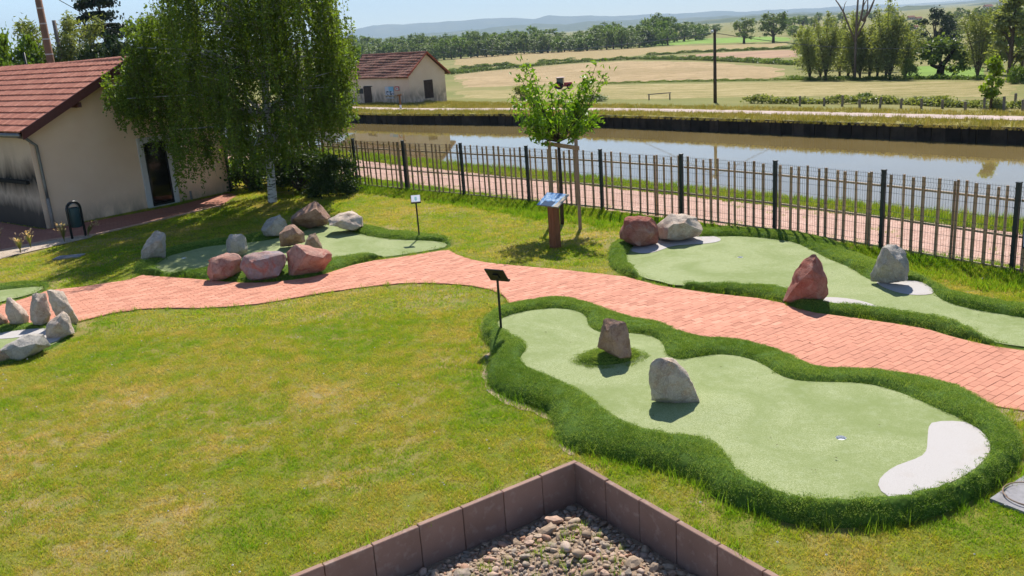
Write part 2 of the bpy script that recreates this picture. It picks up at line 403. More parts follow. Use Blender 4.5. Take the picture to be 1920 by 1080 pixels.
R_SAND2 = [(1640, 528), (1660, 525), (1705, 525), (1728, 527), (1744, 537), (1753, 549), (1742, 553), (1715, 554), (1690, 551), (1665, 543), (1650, 536)]
R_SAND3 = [(1522, 562), (1540, 558), (1565, 558), (1595, 561), (1630, 569), (1658, 582), (1630, 579), (1602, 576.5), (1552, 571.5), (1533, 569)]
B_OUT = [(250, 513), (253, 503), (262, 492), (285, 480), (320, 468), (360, 459), (400, 453), (440, 448), (485, 440), (520, 428), (560, 412), (600, 407), (640, 412), (684, 424), (717, 432), (755, 437), (788, 440), (830, 447), (848, 456), (842, 466), (826, 469), (780, 476.5), (730, 484), (700, 487.6), (662, 496), (628, 506.5), (593, 517.6), (542, 524.5), (500, 529), (450, 529), (390, 524), (340, 520), (283, 516)]
B_IN = [(282, 498), (295, 508), (315, 512), (348, 512), (373, 508), (400, 503), (470, 505), (540, 500), (600, 490), (622, 485), (667, 480), (730, 480), (767, 476), (817, 468), (841, 461), (837, 453), (810, 450), (767, 449.5), (717, 446), (692, 440), (672, 436), (640, 425), (612, 419), (595, 421), (565, 434), (525, 444), (490, 451), (464, 454), (423, 458), (382, 462), (348, 471), (315, 478), (305, 487)]
L_OUT = [(-160, 575), (-90, 548), (-10, 537), (30, 532), (70, 530), (93, 531), (92, 541), (72, 553), (30, 563), (-5, 571), (-60, 590), (-150, 612)]
L_IN = [(-140, 580), (-80, 556), (-10, 543), (30, 539), (65, 536), (86, 535.5), (80, 542), (62, 550), (25, 559), (-5, 567), (-60, 583), (-130, 600)]
N_OUT = [(-140, 640), (-60, 622), (0, 613), (60, 606), (120, 606), (146, 608), (140, 628), (110, 648), (60, 670), (0, 688), (-70, 705), (-150, 716)]
N_IN = [(-120, 645), (-50, 630), (0, 621), (60, 614), (115, 614), (128, 622), (112, 640), (70, 655), (0, 674), (-60, 688), (-130, 700)]
N_SAND = [(-20, 624), (20, 618), (60, 614.5), (113, 615), (126, 622), (112, 638), (88, 648), (60, 645), (48, 628), (38, 632), (20, 634), (-20, 636)]

WALL_C = G(1078, 868, .0)                                    # corner of the low retaining wall
WALL_L = G(560, 1080, .0); WALL_R = G(1450, 1080, .0)
_dl = (WALL_L - WALL_C).normalized(); _dr = (WALL_R - WALL_C).normalized()
PIT = np.array([tuple((WALL_C)[:2]), tuple((WALL_C + _dl * 6.2)[:2]), tuple((WALL_C + _dl * 6.2 + _dr * 4.6)[:2]), tuple((WALL_C + _dr * 4.6)[:2])])

# ================================================================== ground sheets
def uv_xy(u, v): return u * CT[0] + v * CN[0], u * CT[1] + v * CN[1]
def strip(name, us, v0, v1, mat, nv=2, dz=0.0, kind='structure', zfun=None):
    """ground strip between two v-lines (numbers or functions of u)"""
    V = []; us = np.asarray(us, float)
    for i in range(nv + 1):
        a = v0(us) if callable(v0) else np.full_like(us, v0); b = v1(us) if callable(v1) else np.full_like(us, v1)
        v = a + (b - a) * i / nv; x, y = uv_xy(us, v)
        z = ground_z(x, y) + dz if zfun is None else zfun(us, v)
        V.append(np.stack([x, y, z], 1))
    V = np.concatenate(V); n = len(us)
    F = [(i * n + j, i * n + j + 1, (i + 1) * n + j + 1, (i + 1) * n + j) for i in range(nv) for j in range(n - 1)]
    return obj(name, mesh_np(name, V, np.array(F)), mat, smooth_=True, kind=kind)
US = np.concatenate([[-30000, -8000, -2500, -900, -400, -200], np.arange(-120, 61, 3.0), [90, 160, 400, 900, 3000, 8000, 30000]])
# lawn: a flat sheet with the gravel pit left open
_o = [uv_xy(-3000, -150), uv_xy(200, -150), uv_xy(200, 14.5), uv_xy(-3000, 14.5)]
_pts = [Vector(p) for p in _o] + [Vector(p) for p in PIT]
_r = delaunay_2d_cdt(_pts, [(0, 1), (1, 2), (2, 3), (3, 0), (4, 5), (5, 6), (6, 7), (7, 4)], [], 0, 1e-6)
_V = np.array([tuple(v) for v in _r[0]]); _F = np.array([f for f in _r[2]]); _c = _V[_F].mean(1); _F = _F[~in_poly(_c, PIT)]
obj('lawn', mesh_np('lawn', np.c_[_V, np.zeros(len(_V))], _F), MAT_SOIL, kind='structure')
US2 = np.concatenate([[-3000, -600, -250], np.arange(-120, 61, 3.0), [90, 200]])
strip('lawn_slope', US2, 14.5, 16.9, MAT_SOIL)
strip('towpath', US2, 16.9, 19.7, MAT_TOWPATH)
strip('canal_bank', US2, 19.7, 21.2, MAT_VERGE)
strip('near_canal_wall', US2, 21.2, 21.25, MAT_MUD, 1, zfun=lambda u, v: np.where(v < 21.22, -.26, -3.0))
strip('canal_bed', US2, 21.25, lambda u: far_edge(u) + .4, MAT_MUD, 1, zfun=lambda u, v: np.full_like(u, -3.0))
strip('far_canal_wall', US2, lambda u: far_edge(u) + .09, lambda u: far_edge(u) + .10, MAT_MUD, 1, zfun=lambda u, v: np.where(v < far_edge(u) + .095, -3.0, -.91))
strip('far_bank_verge', US2, lambda u: far_edge(u) + .05, lambda u: far_edge(u) + 1.6, MAT_FARVERGE, 2, zfun=lambda u, v: np.full_like(u, -.90))
strip('far_bank_verge', US2, lambda u: far_edge(u) + 1.6, 47.5, MAT_FARVERGE, 3, zfun=lambda u, v: np.interp(v, [40, 46.5, 47.5], [-.9, -.92, float(ground_z(*uv_xy(0, 47.5)))]))
strip('far_towpath', US2, lambda u: far_edge(u) + 2.3, lambda u: far_edge(u) + 3.9, MAT_FARPATH, 2, zfun=lambda u, v: np.full_like(u, -.885))

def m_meadow():
    n = NT('meadow'); v = n.mapv(n.pos(), (.5, .5, .5)); a = n.noise(.05, 4); b = n.noise(.6, 4); 
    c = n.ramp(a, [(.3, (.15, .165, .04)), (.5, (.20, .19, .06)), (.7, (.26, .215, .09))])
    c = n.mix(n.frange(b, .4, .7, 0, .5), c, (.17, .165, .045, 1))
    return n.bsdf(c, .95, .1, n.bump(n.noise(1.5, 4), .7, .25))
def m_hay(name, a, b, dark):
    n = NT(name); t = math.atan2(CT[1], CT[0]); vec = n.mapv(n.pos(), (.22, .95, .5), (0, 0, .25)); s = n.noise(1.0, 6, vec, .7, .8)
    c = n.ramp(s, [(.40, dark), (.49, a), (.60, b)]); c = n.mix(n.frange(n.noise(.03, 3), .4, .65, 0, .5), c, dark); c = n.mix(n.frange(n.noise(1.7, 5, None, .7), .42, .62, 0, .45), c, dark)
    return n.bsdf(c, .95, .1, n.bump(s, .8, .3))
MAT_MEADOW = m_meadow()
MAT_HAY = m_hay('mown_hay', (.40, .28, .15), (.52, .38, .225), (.22, .165, .07))
MAT_HAY2 = m_hay('greenish_hay', (.34, .275, .12), (.46, .36, .19), (.19, .17, .05))
MAT_TAN = m_hay('ripe_crop', (.33, .245, .115), (.38, .29, .14), (.28, .21, .09))
MAT_SOILF = plain('ploughed_soil', (.33, .21, .13), .95, .1, var=.2, scale=.1)
MAT_PASTURE = plain('green_pasture', (.17, .27, .04), .95, .1, var=.25, scale=.12)
vs_ = np.array([47.5, 52, 57, 62, 70, 80, 92, 105, 125, 150, 185, 220, 270, 330, 450, 700, 1100, 1600, 2600, 4000, 9000, 20000, 40000])
_V = []; 
for v in vs_:
    x, y = uv_xy(US, np.full_like(US, v)); _V.append(np.stack([x, y, ground_z(x, y)], 1))
_n = len(US); _F = [(i * _n + j, i * _n + j + 1, (i + 1) * _n + j + 1, (i + 1) * _n + j) for i in range(len(vs_) - 1) for j in range(_n - 1)]
obj('meadow', mesh_np('meadow', np.concatenate(_V), np.array(_F)), MAT_MEADOW, smooth_=True, kind='structure')
# land beside and behind (off to the left of the canal, behind the houses)
_x0, _y0 = uv_xy(-200, -150)
def draped(name, pxs, mat, lift=.03, step=None):
    """field outlined in the photograph, draped on the terrain"""
    P = np.array([tuple(GT(x, y)) for x, y in pxs]); P2 = P[:, :2]
    ext = np.ptp(P2, axis=0).max(); V, F = cdt_region(P2, [], step or ext / 28)
    z = ground_z(V[:, 0], V[:, 1]) + np.where(dist_poly(V, P2) < ext / 400, -.06, lift * .6)
    return obj(name, mesh_np(name, np.c_[V, z], F), mat, smooth_=True, kind='structure')
draped('hay_field', [(838, 141), (880, 136), (960, 129), (1050, 121), (1110, 117), (1200, 113.5), (1300, 114), (1400, 119), (1492, 125), (1500, 141), (1480, 149), (1380, 150), (1250, 152), (1100, 157), (960, 162), (838, 166)], MAT_HAY, .12)
draped('hay_field', [(838, 171), (960, 167), (1100, 161), (1250, 156.5), (1400, 154), (1500, 153), (1700, 152), (1930, 152), (1930, 183), (1800, 182), (1600, 181), (1400, 183), (1200, 187), (1000, 187), (838, 184)], MAT_HAY2, .08)
draped('crop_field', [(842, 112), (900, 103.5), (960, 100), (1060, 95), (1200, 90), (1300, 85), (1490, 80), (1490, 88), (1330, 95), (1230, 100), (1200, 105), (1110, 111.5), (1000, 118), (900, 127), (842, 132)], MAT_TAN, .15)
draped('ploughed_field', [(1265, 105.5), (1330, 99.5), (1440, 94.5), (1500, 93), (1500, 107), (1440, 109), (1340, 108.5)], MAT_SOILF, .18)
draped('green_pasture', [(1185, 86), (1260, 76), (1330, 72), (1440, 68), (1490, 70), (1490, 77), (1300, 82.5), (1200, 88.5)], MAT_PASTURE, .2)
draped('green_pasture', [(1690, 141), (1700, 126), (1760, 124), (1850, 127), (1860, 148), (1690, 149)], MAT_PASTURE, .2)

# ---- water
def m_water():
    n = NT('canal_water'); vec = n.mapv(n.pos(), (.6, .6, .6), (0, 0, 0)); r = n.noise(1.6, 3, vec); r2 = n.noise(.25, 2)
    c = n.ramp(r2, [(.35, (.19, .14, .055)), (.65, (.22, .165, .068))])
    n.bsdf(c, .03, .8, n.bump(r, .035, .03)); n.p.inputs['IOR'].default_value = 1.45
    return n.m
strip('canal_water', US2, 21.22, lambda u: far_edge(u) + .02, m_water(), 6, zfun=lambda u, v: np.full_like(u, -1.64))

# ---- dark piling wall of the far bank
def m_piling():
    n = NT('dark_piling'); f = n.noise(2.2, 4); vec = n.mapv(n.pos(), (6, 6, .8)); st = n.noise(1.0, 4, vec)
    c = n.mix(n.frange(f, .3, .7), (.020, .018, .016, 1), (.042, .036, .03, 1)); c = n.mix(n.frange(st, .5, .75, 0, .5), c, (.045, .036, .026, 1))
    c = n.mix(1., c, n.ramp(n.rand(), [(0, (.55, .55, .55)), (1, (1.7, 1.6, 1.5))]), 'MULTIPLY')
    return n.bsdf(c, .85, .2, n.bump(st, .5, .03))
MAT_PILING = m_piling()
_Q = 0
cw = thing('canal_wall', 'dark sheet piling wall holding the far bank of the canal', 'canal wall', (*uv_xy(-20, 42.3), -1.9))
_pan = []
for k in range(3):
    bm = bmesh.new(); box(bm, (0, 0, -.72), (.635 - .02 * k, .10, 1.55 + .05 * k), bevel=.018)
    box(bm, (-.31 + .31 * k, -.065, -.72), (.05, .05, 1.5))
    me = bpy.data.meshes.new('piling_panel'); bm.to_mesh(me); bm.free(); me.materials.append(MAT_PILING); _pan.append(me)
u = -100.0; _k = 0
while u < 34:
    v = float(far_edge(u)); x, y = uv_xy(u, v); v2 = float(far_edge(u + .66)); x2, y2 = uv_xy(u + .66, v2)
    a = math.atan2(y2 - y, x2 - x) 
    px, py, _ = to_px([(x, y, -1.2)])
    if -20 < px[0] < 1990:
        o = bpy.data.objects.new('panel', _pan[_k % 3]); 
        o.matrix_basis = Matrix.Translation(((x + x2) / 2 + CN[0] * random.uniform(-.02, .03), (y + y2) / 2 + CN[1] * random.uniform(-.02, .03), -1.0 + random.uniform(-.04, .02))) @ Matrix.Rotation(a + random.uniform(-.02, .02), 4, 'Z')
        link(o, cw)
    u += .66; _k += 1
# ================================================================== brick path
def m_brick():
    n = NT('path_brick'); r = n.rand(); isl = n.island(); f = n.noise(1.1, 4); g = n.noise(60, 3)
    c = n.ramp(isl, [(.0, (.42, .165, .10)), (.25, (.53, .22, .14)), (.7, (.57, .245, .155)), (1., (.64, .30, .20))])
    c2 = n.ramp(r, [(.0, (.86, .86, .86)), (1., (1.08, 1.08, 1.08))]); c = n.mix(1., c, c2, 'MULTIPLY')
    c = n.mix(n.frange(f, .35, .7, 0, .35), c, (.44, .185, .12, 1)); c = n.mix(n.frange(g, .35, .8, 0, .25), c, (.66, .36, .26, 1))
    return n.bsdf(c, .85, .2, n.bump(g, .25, .004))
MAT_BRICK = m_brick()
MAT_JOINT = plain('path_joint', (.44, .19, .12), .95, .1, var=.3, scale=6)
MAT_DIRT = m_gravel('bare_soil', (.30, .22, .14, 1), (.44, .33, .23, 1), 45)
_V, _F = cdt_region(PATH_POLY, [], .5)
path = obj('brick_path', mesh_np('brick_path', np.c_[_V, np.full(len(_V), .017)], _F), MAT_JOINT, kind='structure')
# bond direction read from two joints in the photograph
_b = (G(1600, 637, .02) - G(1490, 683, .02)); BA = math.atan2(_b.y, _b.x)
ex = np.array([math.cos(BA), math.sin(BA)]); ey = np.array([-ex[1], ex[0]])
BL, BW, GAP, BH = .205, .102, .0008, .0225
def clip_brick(cx, cy):
    """corners of one brick cut at the edge of the path, or None"""
    q = np.array([cx * ex + cy * ey + sx * (BL / 2 - GAP) * ex + sy * (BW / 2 - GAP) * ey for sx, sy in ((-1, -1), (1, -1), (1, 1), (-1, 1))])
    return q
pu = PATH_POLY @ ex; pv = PATH_POLY @ ey
rows = np.arange(int(pv.min() / BW) - 1, int(pv.max() / BW) + 2); cols = np.arange(int(pu.min() / BL) - 1, int(pu.max() / BL) + 2)
R_, C_ = np.meshgrid(rows, cols, indexing='ij'); cu = (C_ + .5 * (R_ % 2)) * BL; cv = R_ * BW
cen = cu.ravel()[:, None] * ex + cv.ravel()[:, None] * ey
_px, _py, _zz = to_px(np.c_[cen, np.full(len(cen), .02)])
ok = (_zz > 1) & (_px > -60) & (_px < 1990) & (_py < 1100)
cen = cen[ok]; _ins = in_poly(cen, PATH_POLY); _d = dist_poly(cen, PATH_POLY) * np.where(_ins, 1, -1)
keep = _d > -.10; cen, _d = cen[keep], _d[keep]
full = _d > .12
bricks = []     # (poly, size on the picture)
PE = np.vstack([PATH_POLY, PATH_POLY[:1]])
for c, fl in zip(cen, full):
    q = clip_brick(c @ ex, c @ ey)
    if not fl:
        # cut against the nearest boundary segment
        a = PATH_POLY; b = PE[1:]; d = b - a; L = (d ** 2).sum(1) + 1e-12
        t = np.clip(((c - a) * d).sum(1) / L, 0, 1); f = a + t[:, None] * d; k = np.argmin(((c - f) ** 2).sum(1))
        nrm = np.array([-d[k][1], d[k][0]]); nrm /= np.linalg.norm(nrm); tst = f[k] + nrm * .03
        if not in_poly(tst[None], PATH_POLY)[0]: nrm = -nrm
        out = []; s = (q - a[k]) @ nrm - .004
        for i in range(4):
            j = (i + 1) % 4
            if s[i] >= 0: out.append(q[i])
            if (s[i] >= 0) != (s[j] >= 0): w = s[i] / (s[i] - s[j]); out.append(q[i] + w * (q[j] - q[i]))
        q = np.array(out)
        if len(q) < 3: continue
        ar = .5 * abs(np.dot(q[:, 0], np.roll(q[:, 1], 1)) - np.dot(q[:, 1], np.roll(q[:, 0], 1)))
        if ar < .0012: continue
    bricks.append((q, c, fl))
_c = np.array([b[1] for b in bricks]); _px, _py, _zz = to_px(np.c_[_c, np.full(len(_c), .02)])
vis = (_px > 5) & (_px < 1915)
order = [i for i in np.argsort(_zz) if vis[i] and bricks[i][2]][:300]; near = set(order)
bm = bmesh.new()
_v = [bm.verts.new((sx * (BL / 2 - GAP), sy * (BW / 2 - GAP), 0)) for sx, sy in ((-1, -1), (1, -1), (1, 1), (-1, 1))]
_t = [bm.verts.new((sx * (BL / 2 - GAP - .0022), sy * (BW / 2 - GAP - .0022), BH)) for sx, sy in ((-1, -1), (1, -1), (1, 1), (-1, 1))]
bm.faces.new(_t)
for i in range(4): bm.faces.new((_v[i], _v[(i + 1) % 4], _t[(i + 1) % 4], _t[i]))
brick_me = bpy.data.meshes.new('brick'); bm.to_mesh(brick_me); bm.free(); brick_me.materials.append(MAT_BRICK)
V = []; F = {}
def add_poly(idx):
    F.setdefault(len(idx), []).append(idx)
for i, (q, c, fl) in enumerate(bricks):
    dz = random.uniform(-.002, .002); tx, ty = random.gauss(0, .007), random.gauss(0, .007)
    if i in near:
        o = bpy.data.objects.new('brick', brick_me)
        o.matrix_basis = Matrix.Translation((c[0], c[1], dz)) @ Matrix.Rotation(BA + random.gauss(0, .004), 4, 'Z') @ Euler((tx, ty, 0)).to_matrix().to_4x4()
        link(o, path); continue
    m = len(q); b0 = len(V); cc = q.mean(0)
    V += [(x, y, 0.0) for x, y in q]; V += [(x + (cc[0] - x) * .02, y + (cc[1] - y) * .02, BH + dz + (x - cc[0]) * tx + (y - cc[1]) * ty) for x, y in q]
    add_poly([b0 + m + j for j in range(m)])
    for j in range(m): add_poly([b0 + j, b0 + (j + 1) % m, b0 + m + (j + 1) % m, b0 + m + j])
obj('bricks_beyond', mesh_np('bricks_beyond', V, [np.array(f) for f in F.values()]), MAT_BRICK, path, kind='stuff')

# ================================================================== golf greens
def m_turf():
    n = NT('putting_turf'); s = n.voro(150, out='Color'); sep = n.n('ShaderNodeSeparateColor'); n.l(s, sep.inputs[0])
    lum = n.noise(.8, 5, dist=1.2); f2 = n.noise(210, 2)
    c = n.ramp(sep.outputs[0], [(.0, (.195, .235, .09)), (.55, (.27, .308, .135)), (1., (.385, .415, .23))])
    c = n.mix(n.frange(lum, .40, .64, 0, .75), c, (.185, .232, .075, 1)); c = n.mix(n.frange(n.noise(9, 4), .5, .75, 0, .35), c, (.34, .38, .22, 1))
    return n.bsdf(c, .9, .12, n.bump(f2, .35, .006))
def m_sand():
    n = NT('white_sand_turf'); s = n.noise(140, 3); d = n.noise(3.5, 4); sp = n.voro(32)
    c = n.mix(n.frange(s, .3, .7), (.44, .41, .39, 1), (.53, .50, .485, 1)); c = n.mix(n.frange(d, .5, .75, 0, .4), c, (.42, .35, .29, 1))
    c = n.mix(n.frange(sp, .0, .11, .85, 0), c, (.14, .10, .08, 1)); c = n.mix(n.frange(n.noise(420, 2), .35, .65, 0, .35), c, (.33, .30, .28, 1))
    return n.bsdf(c, .95, .1, n.bump(s, .4, .006))
MAT_TURF = m_turf(); MAT_SAND = m_sand()
MAT_ROUGH_BASE = plain('rough_turf_backing', (.07, .125, .018), .95, .1, var=.3, scale=30)
MAT_ROUGH = m_grass('rough_turf_fibre', [(.105, .195, .024), (.18, .285, .042), (.34, .42, .11)], mid_s=3, trans=.38, spread=1.3, bright=1.3)
MAT_CUP = plain('white_cup_liner', (.80, .80, .78), .5, .3, var=.03); MAT_DARK = plain('dark_matt', (.05, .05, .05), .8, .1)  # MAT_DARK: plain near-black for the hut lintel, hut window and farmhouse windows
tv, tf = blades(130, .085, .014, .0055, 1.4)
tv2, tf2 = blades(110, .13, .018, .009, 1.4)
def green(name, label, pin, pout, zg, zc, sands=(), hole=None, fine=True, mounds=(), step=.055, side_h=None):
    """mini-golf green: putting surface, sand patches, raised rim of long turf, cup"""
    I = chaikin(gpoly(pin, zg + .02), 1); O = chaikin(gpoly(pout, .0), 1)
    ctr = I.mean(0)
    for _ in range(60):
        bad = ~in_poly(I, O) | (dist_poly(I, O) < .055)
        if not bad.any(): break
        tgt = np.array([O[np.argmin(((O - q) ** 2).sum(1))] for q in I[bad]]); dirn = tgt - I[bad]; L_ = np.linalg.norm(dirn, axis=1)[:, None] + 1e-6; ins = in_poly(I[bad], O)[:, None]
        I[bad] += np.where(ins, -dirn / L_, dirn / L_) * .012
    base = O.mean(0); t = thing(name, label, 'golf green', (base[0], base[1], 0))
    holes = []
    if hole is not None:
        hc = np.array(G(*hole, zg)[:2]); ring = np.array([(hc[0] + .056 * math.cos(a), hc[1] + .056 * math.sin(a)) for a in np.linspace(0, 2 * math.pi, 20, endpoint=False)]); holes = [ring]
    S = [chaikin(gpoly(s, zg), 2) for s in sands]
    V, F = cdt_region(I, holes, .14 if fine else .25)
    def zsurf(P):
        d = dist_poly(P, I); z = np.full(len(P), zg) + .012 * np.sin(P[:, 0] * 1.3 + 1) * np.sin(P[:, 1] * 1.1)
        for mx, my, mr, mh in mounds: z = z + mh * np.exp(-((P[:, 0] - mx) ** 2 + (P[:, 1] - my) ** 2) / mr ** 2)
        return z
    obj('putting_surface', mesh_np('putting_surface', np.c_[V, zsurf(V)], F), MAT_TURF, t, smooth_=True)
    for s in S:
        V, F = cdt_region(s, [], .12); obj('sand_patch', mesh_np('sand_patch', np.c_[V, zsurf(V) + .006], F), MAT_SAND, t, smooth_=True)
    if hole is not None:
        bm = bmesh.new(); zt = float(zsurf(hc[None])[0]) - .001
        r0 = [bm.verts.new((x, y, zt)) for x, y in ring]; r1 = [bm.verts.new((x, y, zt - .014)) for x, y in ring]; r2 = [bm.verts.new((x, y, zt - .026)) for x, y in ring]
        for i in range(20):
            j = (i + 1) % 20; bm.faces.new((r0[i], r0[j], r1[j], r1[i])); bm.faces.new((r1[i], r1[j], r2[j], r2[i]))
        bm.faces.new(r2); obj('hole_cup', bm, MAT_CUP, t)
    # rim
    V, F = cdt_region(O, [I], step)
    di = dist_poly(V, I); do = dist_poly(V, O); w = di + do + 1e-6; q = di / w
    ch = zg + (zc - zg) * np.clip(w / .16, .25, 1)
    prof = np.where(q < .22, (zg - .01) + (ch - zg + .01) * np.sin(np.clip(q / .22, 0, 1) * math.pi / 2),
                    ch * np.clip(1 - ((q - .22) / .78) ** 2.4, 0, 1) ** .6)
    lump = .018 * np.sin(V[:, 0] * 4.1 + 1.3) * np.sin(V[:, 1] * 3.7)
    z = prof + lump * np.clip(np.minimum(di, do) / .08, 0, 1); z[do < 1e-4] = -.01
    me = mesh_np('rough_border', np.c_[V, z], F)
    rim = obj('rough_border', me, MAT_ROUGH_BASE, t, smooth_=True)
    # fibres on the rim
    P3 = np.c_[V, z][F]; e1 = P3[:, 1] - P3[:, 0]; e2 = P3[:, 2] - P3[:, 0]; nr = np.cross(e1, e2); ar = np.linalg.norm(nr, axis=1) / 2 + 1e-9; nr /= (2 * ar[:, None]); nr[nr[:, 2] < 0] *= -1
    sp = .085 if fine else .13
    dI = dist_poly(P3.mean(1)[:, :2], I); cnt = rng.poisson(ar / (sp * sp) * 1.25 * np.clip((dI - .004) / .014, 0, 1)); idx = np.repeat(np.arange(len(F)), cnt)
    r1, r2 = rng.uniform(0, 1, (2, len(idx))); f_ = r1 + r2 > 1; r1[f_] = 1 - r1[f_]; r2[f_] = 1 - r2[f_]
    pts = P3[idx, 0] + r1[:, None] * e1[idx] + r2[:, None] * e2[idx]; nn = nr[idx] * .6 + np.array([0, 0, .4])
    px, py, zz = to_px(pts); k = (px > -40) & (px < 1960) & (py < 1100)
    pts, nn = pts[k], nn[k]
    scatter('turf_fibres', *((tv, tf) if fine else (tv2, tf2)), pts, rng.uniform(0, 6.28, len(pts)), rng.uniform(.8, 1.25, len(pts)), MAT_ROUGH, rim, nn / np.linalg.norm(nn, axis=1)[:, None], kind='stuff')
    return t, I, O
_f1 = G(1150, 668, .15); _f2 = G(1310, 765, .15)
gF = green('golf_green', 'nearest green with two upright stones, a cup and a white kidney-shaped bunker', F_IN, F_OUT, .13, .20, [F_SAND], (1577, 821), True, [(_f1.x, _f1.y + .1, .33, .10), (_f2.x + .05, _f2.y + .1, .45, .03)])
gR = green('golf_green', 'green by the fence with three white bunkers and four red and grey boulders', R_IN, R_OUT, .028, .115, [R_SAND1, R_SAND2, R_SAND3], (1388, 482), True)
gB = green('golf_green', 'long green ringed by ten boulders, partly in the birch shade', B_IN, B_OUT, .03, .12, [], (345, 484), False)
gL = green('golf_green', 'green at the left edge behind the path, only its tip in view', L_IN, L_OUT, .03, .07, [], None, False)
gN = green('golf_green', 'small green behind the leaning boulders at the left edge, below the path', N_IN, N_OUT, .03, .06, [N_SAND], None, False)

# ================================================================== lawn grass
TERRACE = gpoly([(-120, 396), (85, 431), (260, 399), (330, 386), (430, 361), (445, 366), (411, 386), (180, 441), (170, 446), (60, 474), (0, 486), (-120, 512)], 0)
CUTS = [PATH_POLY, gF[2], gR[2], gB[2], gL[2], gN[2], TERRACE, PIT]
def lawn_points(step, x0, x1, y0, y1, dmin, dmax, vmax=16.3, edge=-.02):
    gx, gy = np.meshgrid(np.arange(x0, x1, step), np.arange(y0, y1, step)); P = np.stack([gx.ravel(), gy.ravel()], 1) + rng.uniform(-.5, .5, (gx.size, 2)) * step
    px, py, zz = to_px(np.c_[P, np.zeros(len(P))]); v = P @ CN
    k = (zz > dmin) & (zz < dmax) & (px > -60) & (px < 1980) & (py < 1120) & (py > 250) & (v < vmax)
    P = P[k]
    for c in CUTS:
        P = P[~(in_poly(P, c) | (dist_poly(P, c) < edge))] if edge > 0 else P[~in_poly(P, c)]
    return P
def place(name, P, tuft, mat, smin=.75, smax=1.3, **kw):
    z = np.where(P @ CN > 14.5, ground_z(P[:, 0], P[:, 1]), 0)
    return scatter(name, *tuft, np.c_[P, z], rng.uniform(0, 6.28, len(P)), rng.uniform(smin, smax, len(P)), mat, kind='stuff', **kw)
P = lawn_points(.125, -14, 14, 5, 22, 4, 15.5, edge=.06); place('lawn_grass', P, blades(105, .10, .030, .0060, 1.6), MAT_GRASS)
P = lawn_points(.24, -24, 16, 10, 40, 15.3, 42, edge=.10); place('lawn_grass', P, blades(95, .2, .036, .012, 1.5), MAT_GRASS)
# longer tufts here and there, thicker along the fence and at edges
P = lawn_points(.33, -14, 14, 5, 24, 4, 22, edge=.08)
nz = np.array([mnoise.noise(Vector((p[0] * .7, p[1] * .7, 3.1))) for p in P]); P = P[nz > .12]; place('lawn_tufts', P, blades(46, .13, .075, .006, .8, False), MAT_GRASS_LONG, .5, 1.15)
P = lawn_points(.16, -16, 16, 10, 40, 8, 42, vmax=16.7); v = P @ CN; P = P[(v > 14.6 + .5 * rng.uniform(0, 1, len(P)))]
place('fence_grass', P, blades(60, .12, .10, .010, .8, False), MAT_GRASS_LONG, .5, 1.4)
P = lawn_points(.09, -14, 14, 5, 26, 4, 30); d = np.min([dist_poly(P, gF[2]), dist_poly(P, PIT), dist_poly(P, PATH_POLY) * 1.6], axis=0)
P = P[(d < .16) & (rng.uniform(0, 1, len(P)) < .55)]
place('edge_grass', P, blades(20, .06, .07, .006, .9, False), MAT_GRASS_LONG, .5, 1.5)
P = lawn_points(.08, -6, 8, 5, 20, 4, 14); _px, _py, _z = to_px(np.c_[P, np.zeros(len(P))]); P = P[(dist_poly(P, gF[2]) < .17) & (_py > 690) & (rng.uniform(0, 1, len(P)) < .28)]
place('tall_weeds', P, blades(9, .05, .17, .006, .7, False), MAT_GRASS_LONG, .35, 1.3)
# fallen bits on path and greens
_q = rng.uniform(0, 1, (5200, 2)) * np.array([26, 22]) + np.array([-12, 8]); _z = np.full(len(_q), -1.0); _z[in_poly(_q, PATH_POLY) & (dist_poly(_q, PATH_POLY) > .05)] = .027
for g_, zg_ in ((gF, .142), (gR, .040), (gB, .04)): _z[in_poly(_q, g_[1])] = zg_ + .004
_q = np.c_[_q, _z][_z > 0]; _q = _q[rng.uniform(0, 1, len(_q)) < .16]
scatter('fallen_bits', np.array([(-.014, 0, 0), (0, -.006, .003), (.014, 0, .001), (0, .006, .004)]), np.array([(0, 1, 2, 3)]), _q, rng.uniform(0, 6.28, len(_q)), rng.uniform(.5, 1.5, len(_q)), plain('dry_leaf', (.12, .085, .045), .9, .1, var=.4, scale=3), kind='stuff')
# clover heads
P = lawn_points(.42, -10, 10, 5, 20, 4, 17, edge=.1); P = P[rng.uniform(0, 1, len(P)) < .34]
_a = np.linspace(0, 2 * np.pi, 7)[:-1]; _cv = np.vstack([[0, 0, .062], np.stack([.011 * np.cos(_a), .011 * np.sin(_a), np.full(6, .052)], 1), [0, 0, .044]])
_cf = np.array([(0, 1 + i, 1 + (i + 1) % 6) for i in range(6)] + [(7, 1 + (i + 1) % 6, 1 + i) for i in range(6)])
place('clover_flowers', P, (_cv, _cf), plain('clover_white', (.62, .58, .55), .8, .2), .6, 1.1)
# bank grass beyond the fence
MAT_BANK = m_grass('bank_grass', [(.13, .23, .02), (.20, .27, .03), (.30, .31, .06)], spread=1.)
def strip_points(step, u0, u1, v0, v1):
    gu, gv = np.meshgrid(np.arange(u0, u1, step), np.arange(v0, v1, step)); gu = gu.ravel() + rng.uniform(-.5, .5, gu.size) * step; gv = gv.ravel() + rng.uniform(-.5, .5, gv.size) * step
    return np.stack(uv_xy(gu, gv), 1)
P = strip_points(.20, -48, 6, 19.75, 21.3); place('bank_grass', P, blades(55, .16, .16, .014, .8, False), MAT_BANK, .4, 1.2)
P = strip_points(.5, -48, 6, 17.0, 19.6); nz = np.array([mnoise.noise(Vector((p[0] * .5, p[1] * .5, 7.7))) for p in P]); P = P[(nz > .25) | (np.abs(P @ CN - 17.0) < .25)]
place('towpath_weeds', P, blades(22, .12, .09, .010, .8, False), MAT_GRASS_LONG, .4, 1.0)
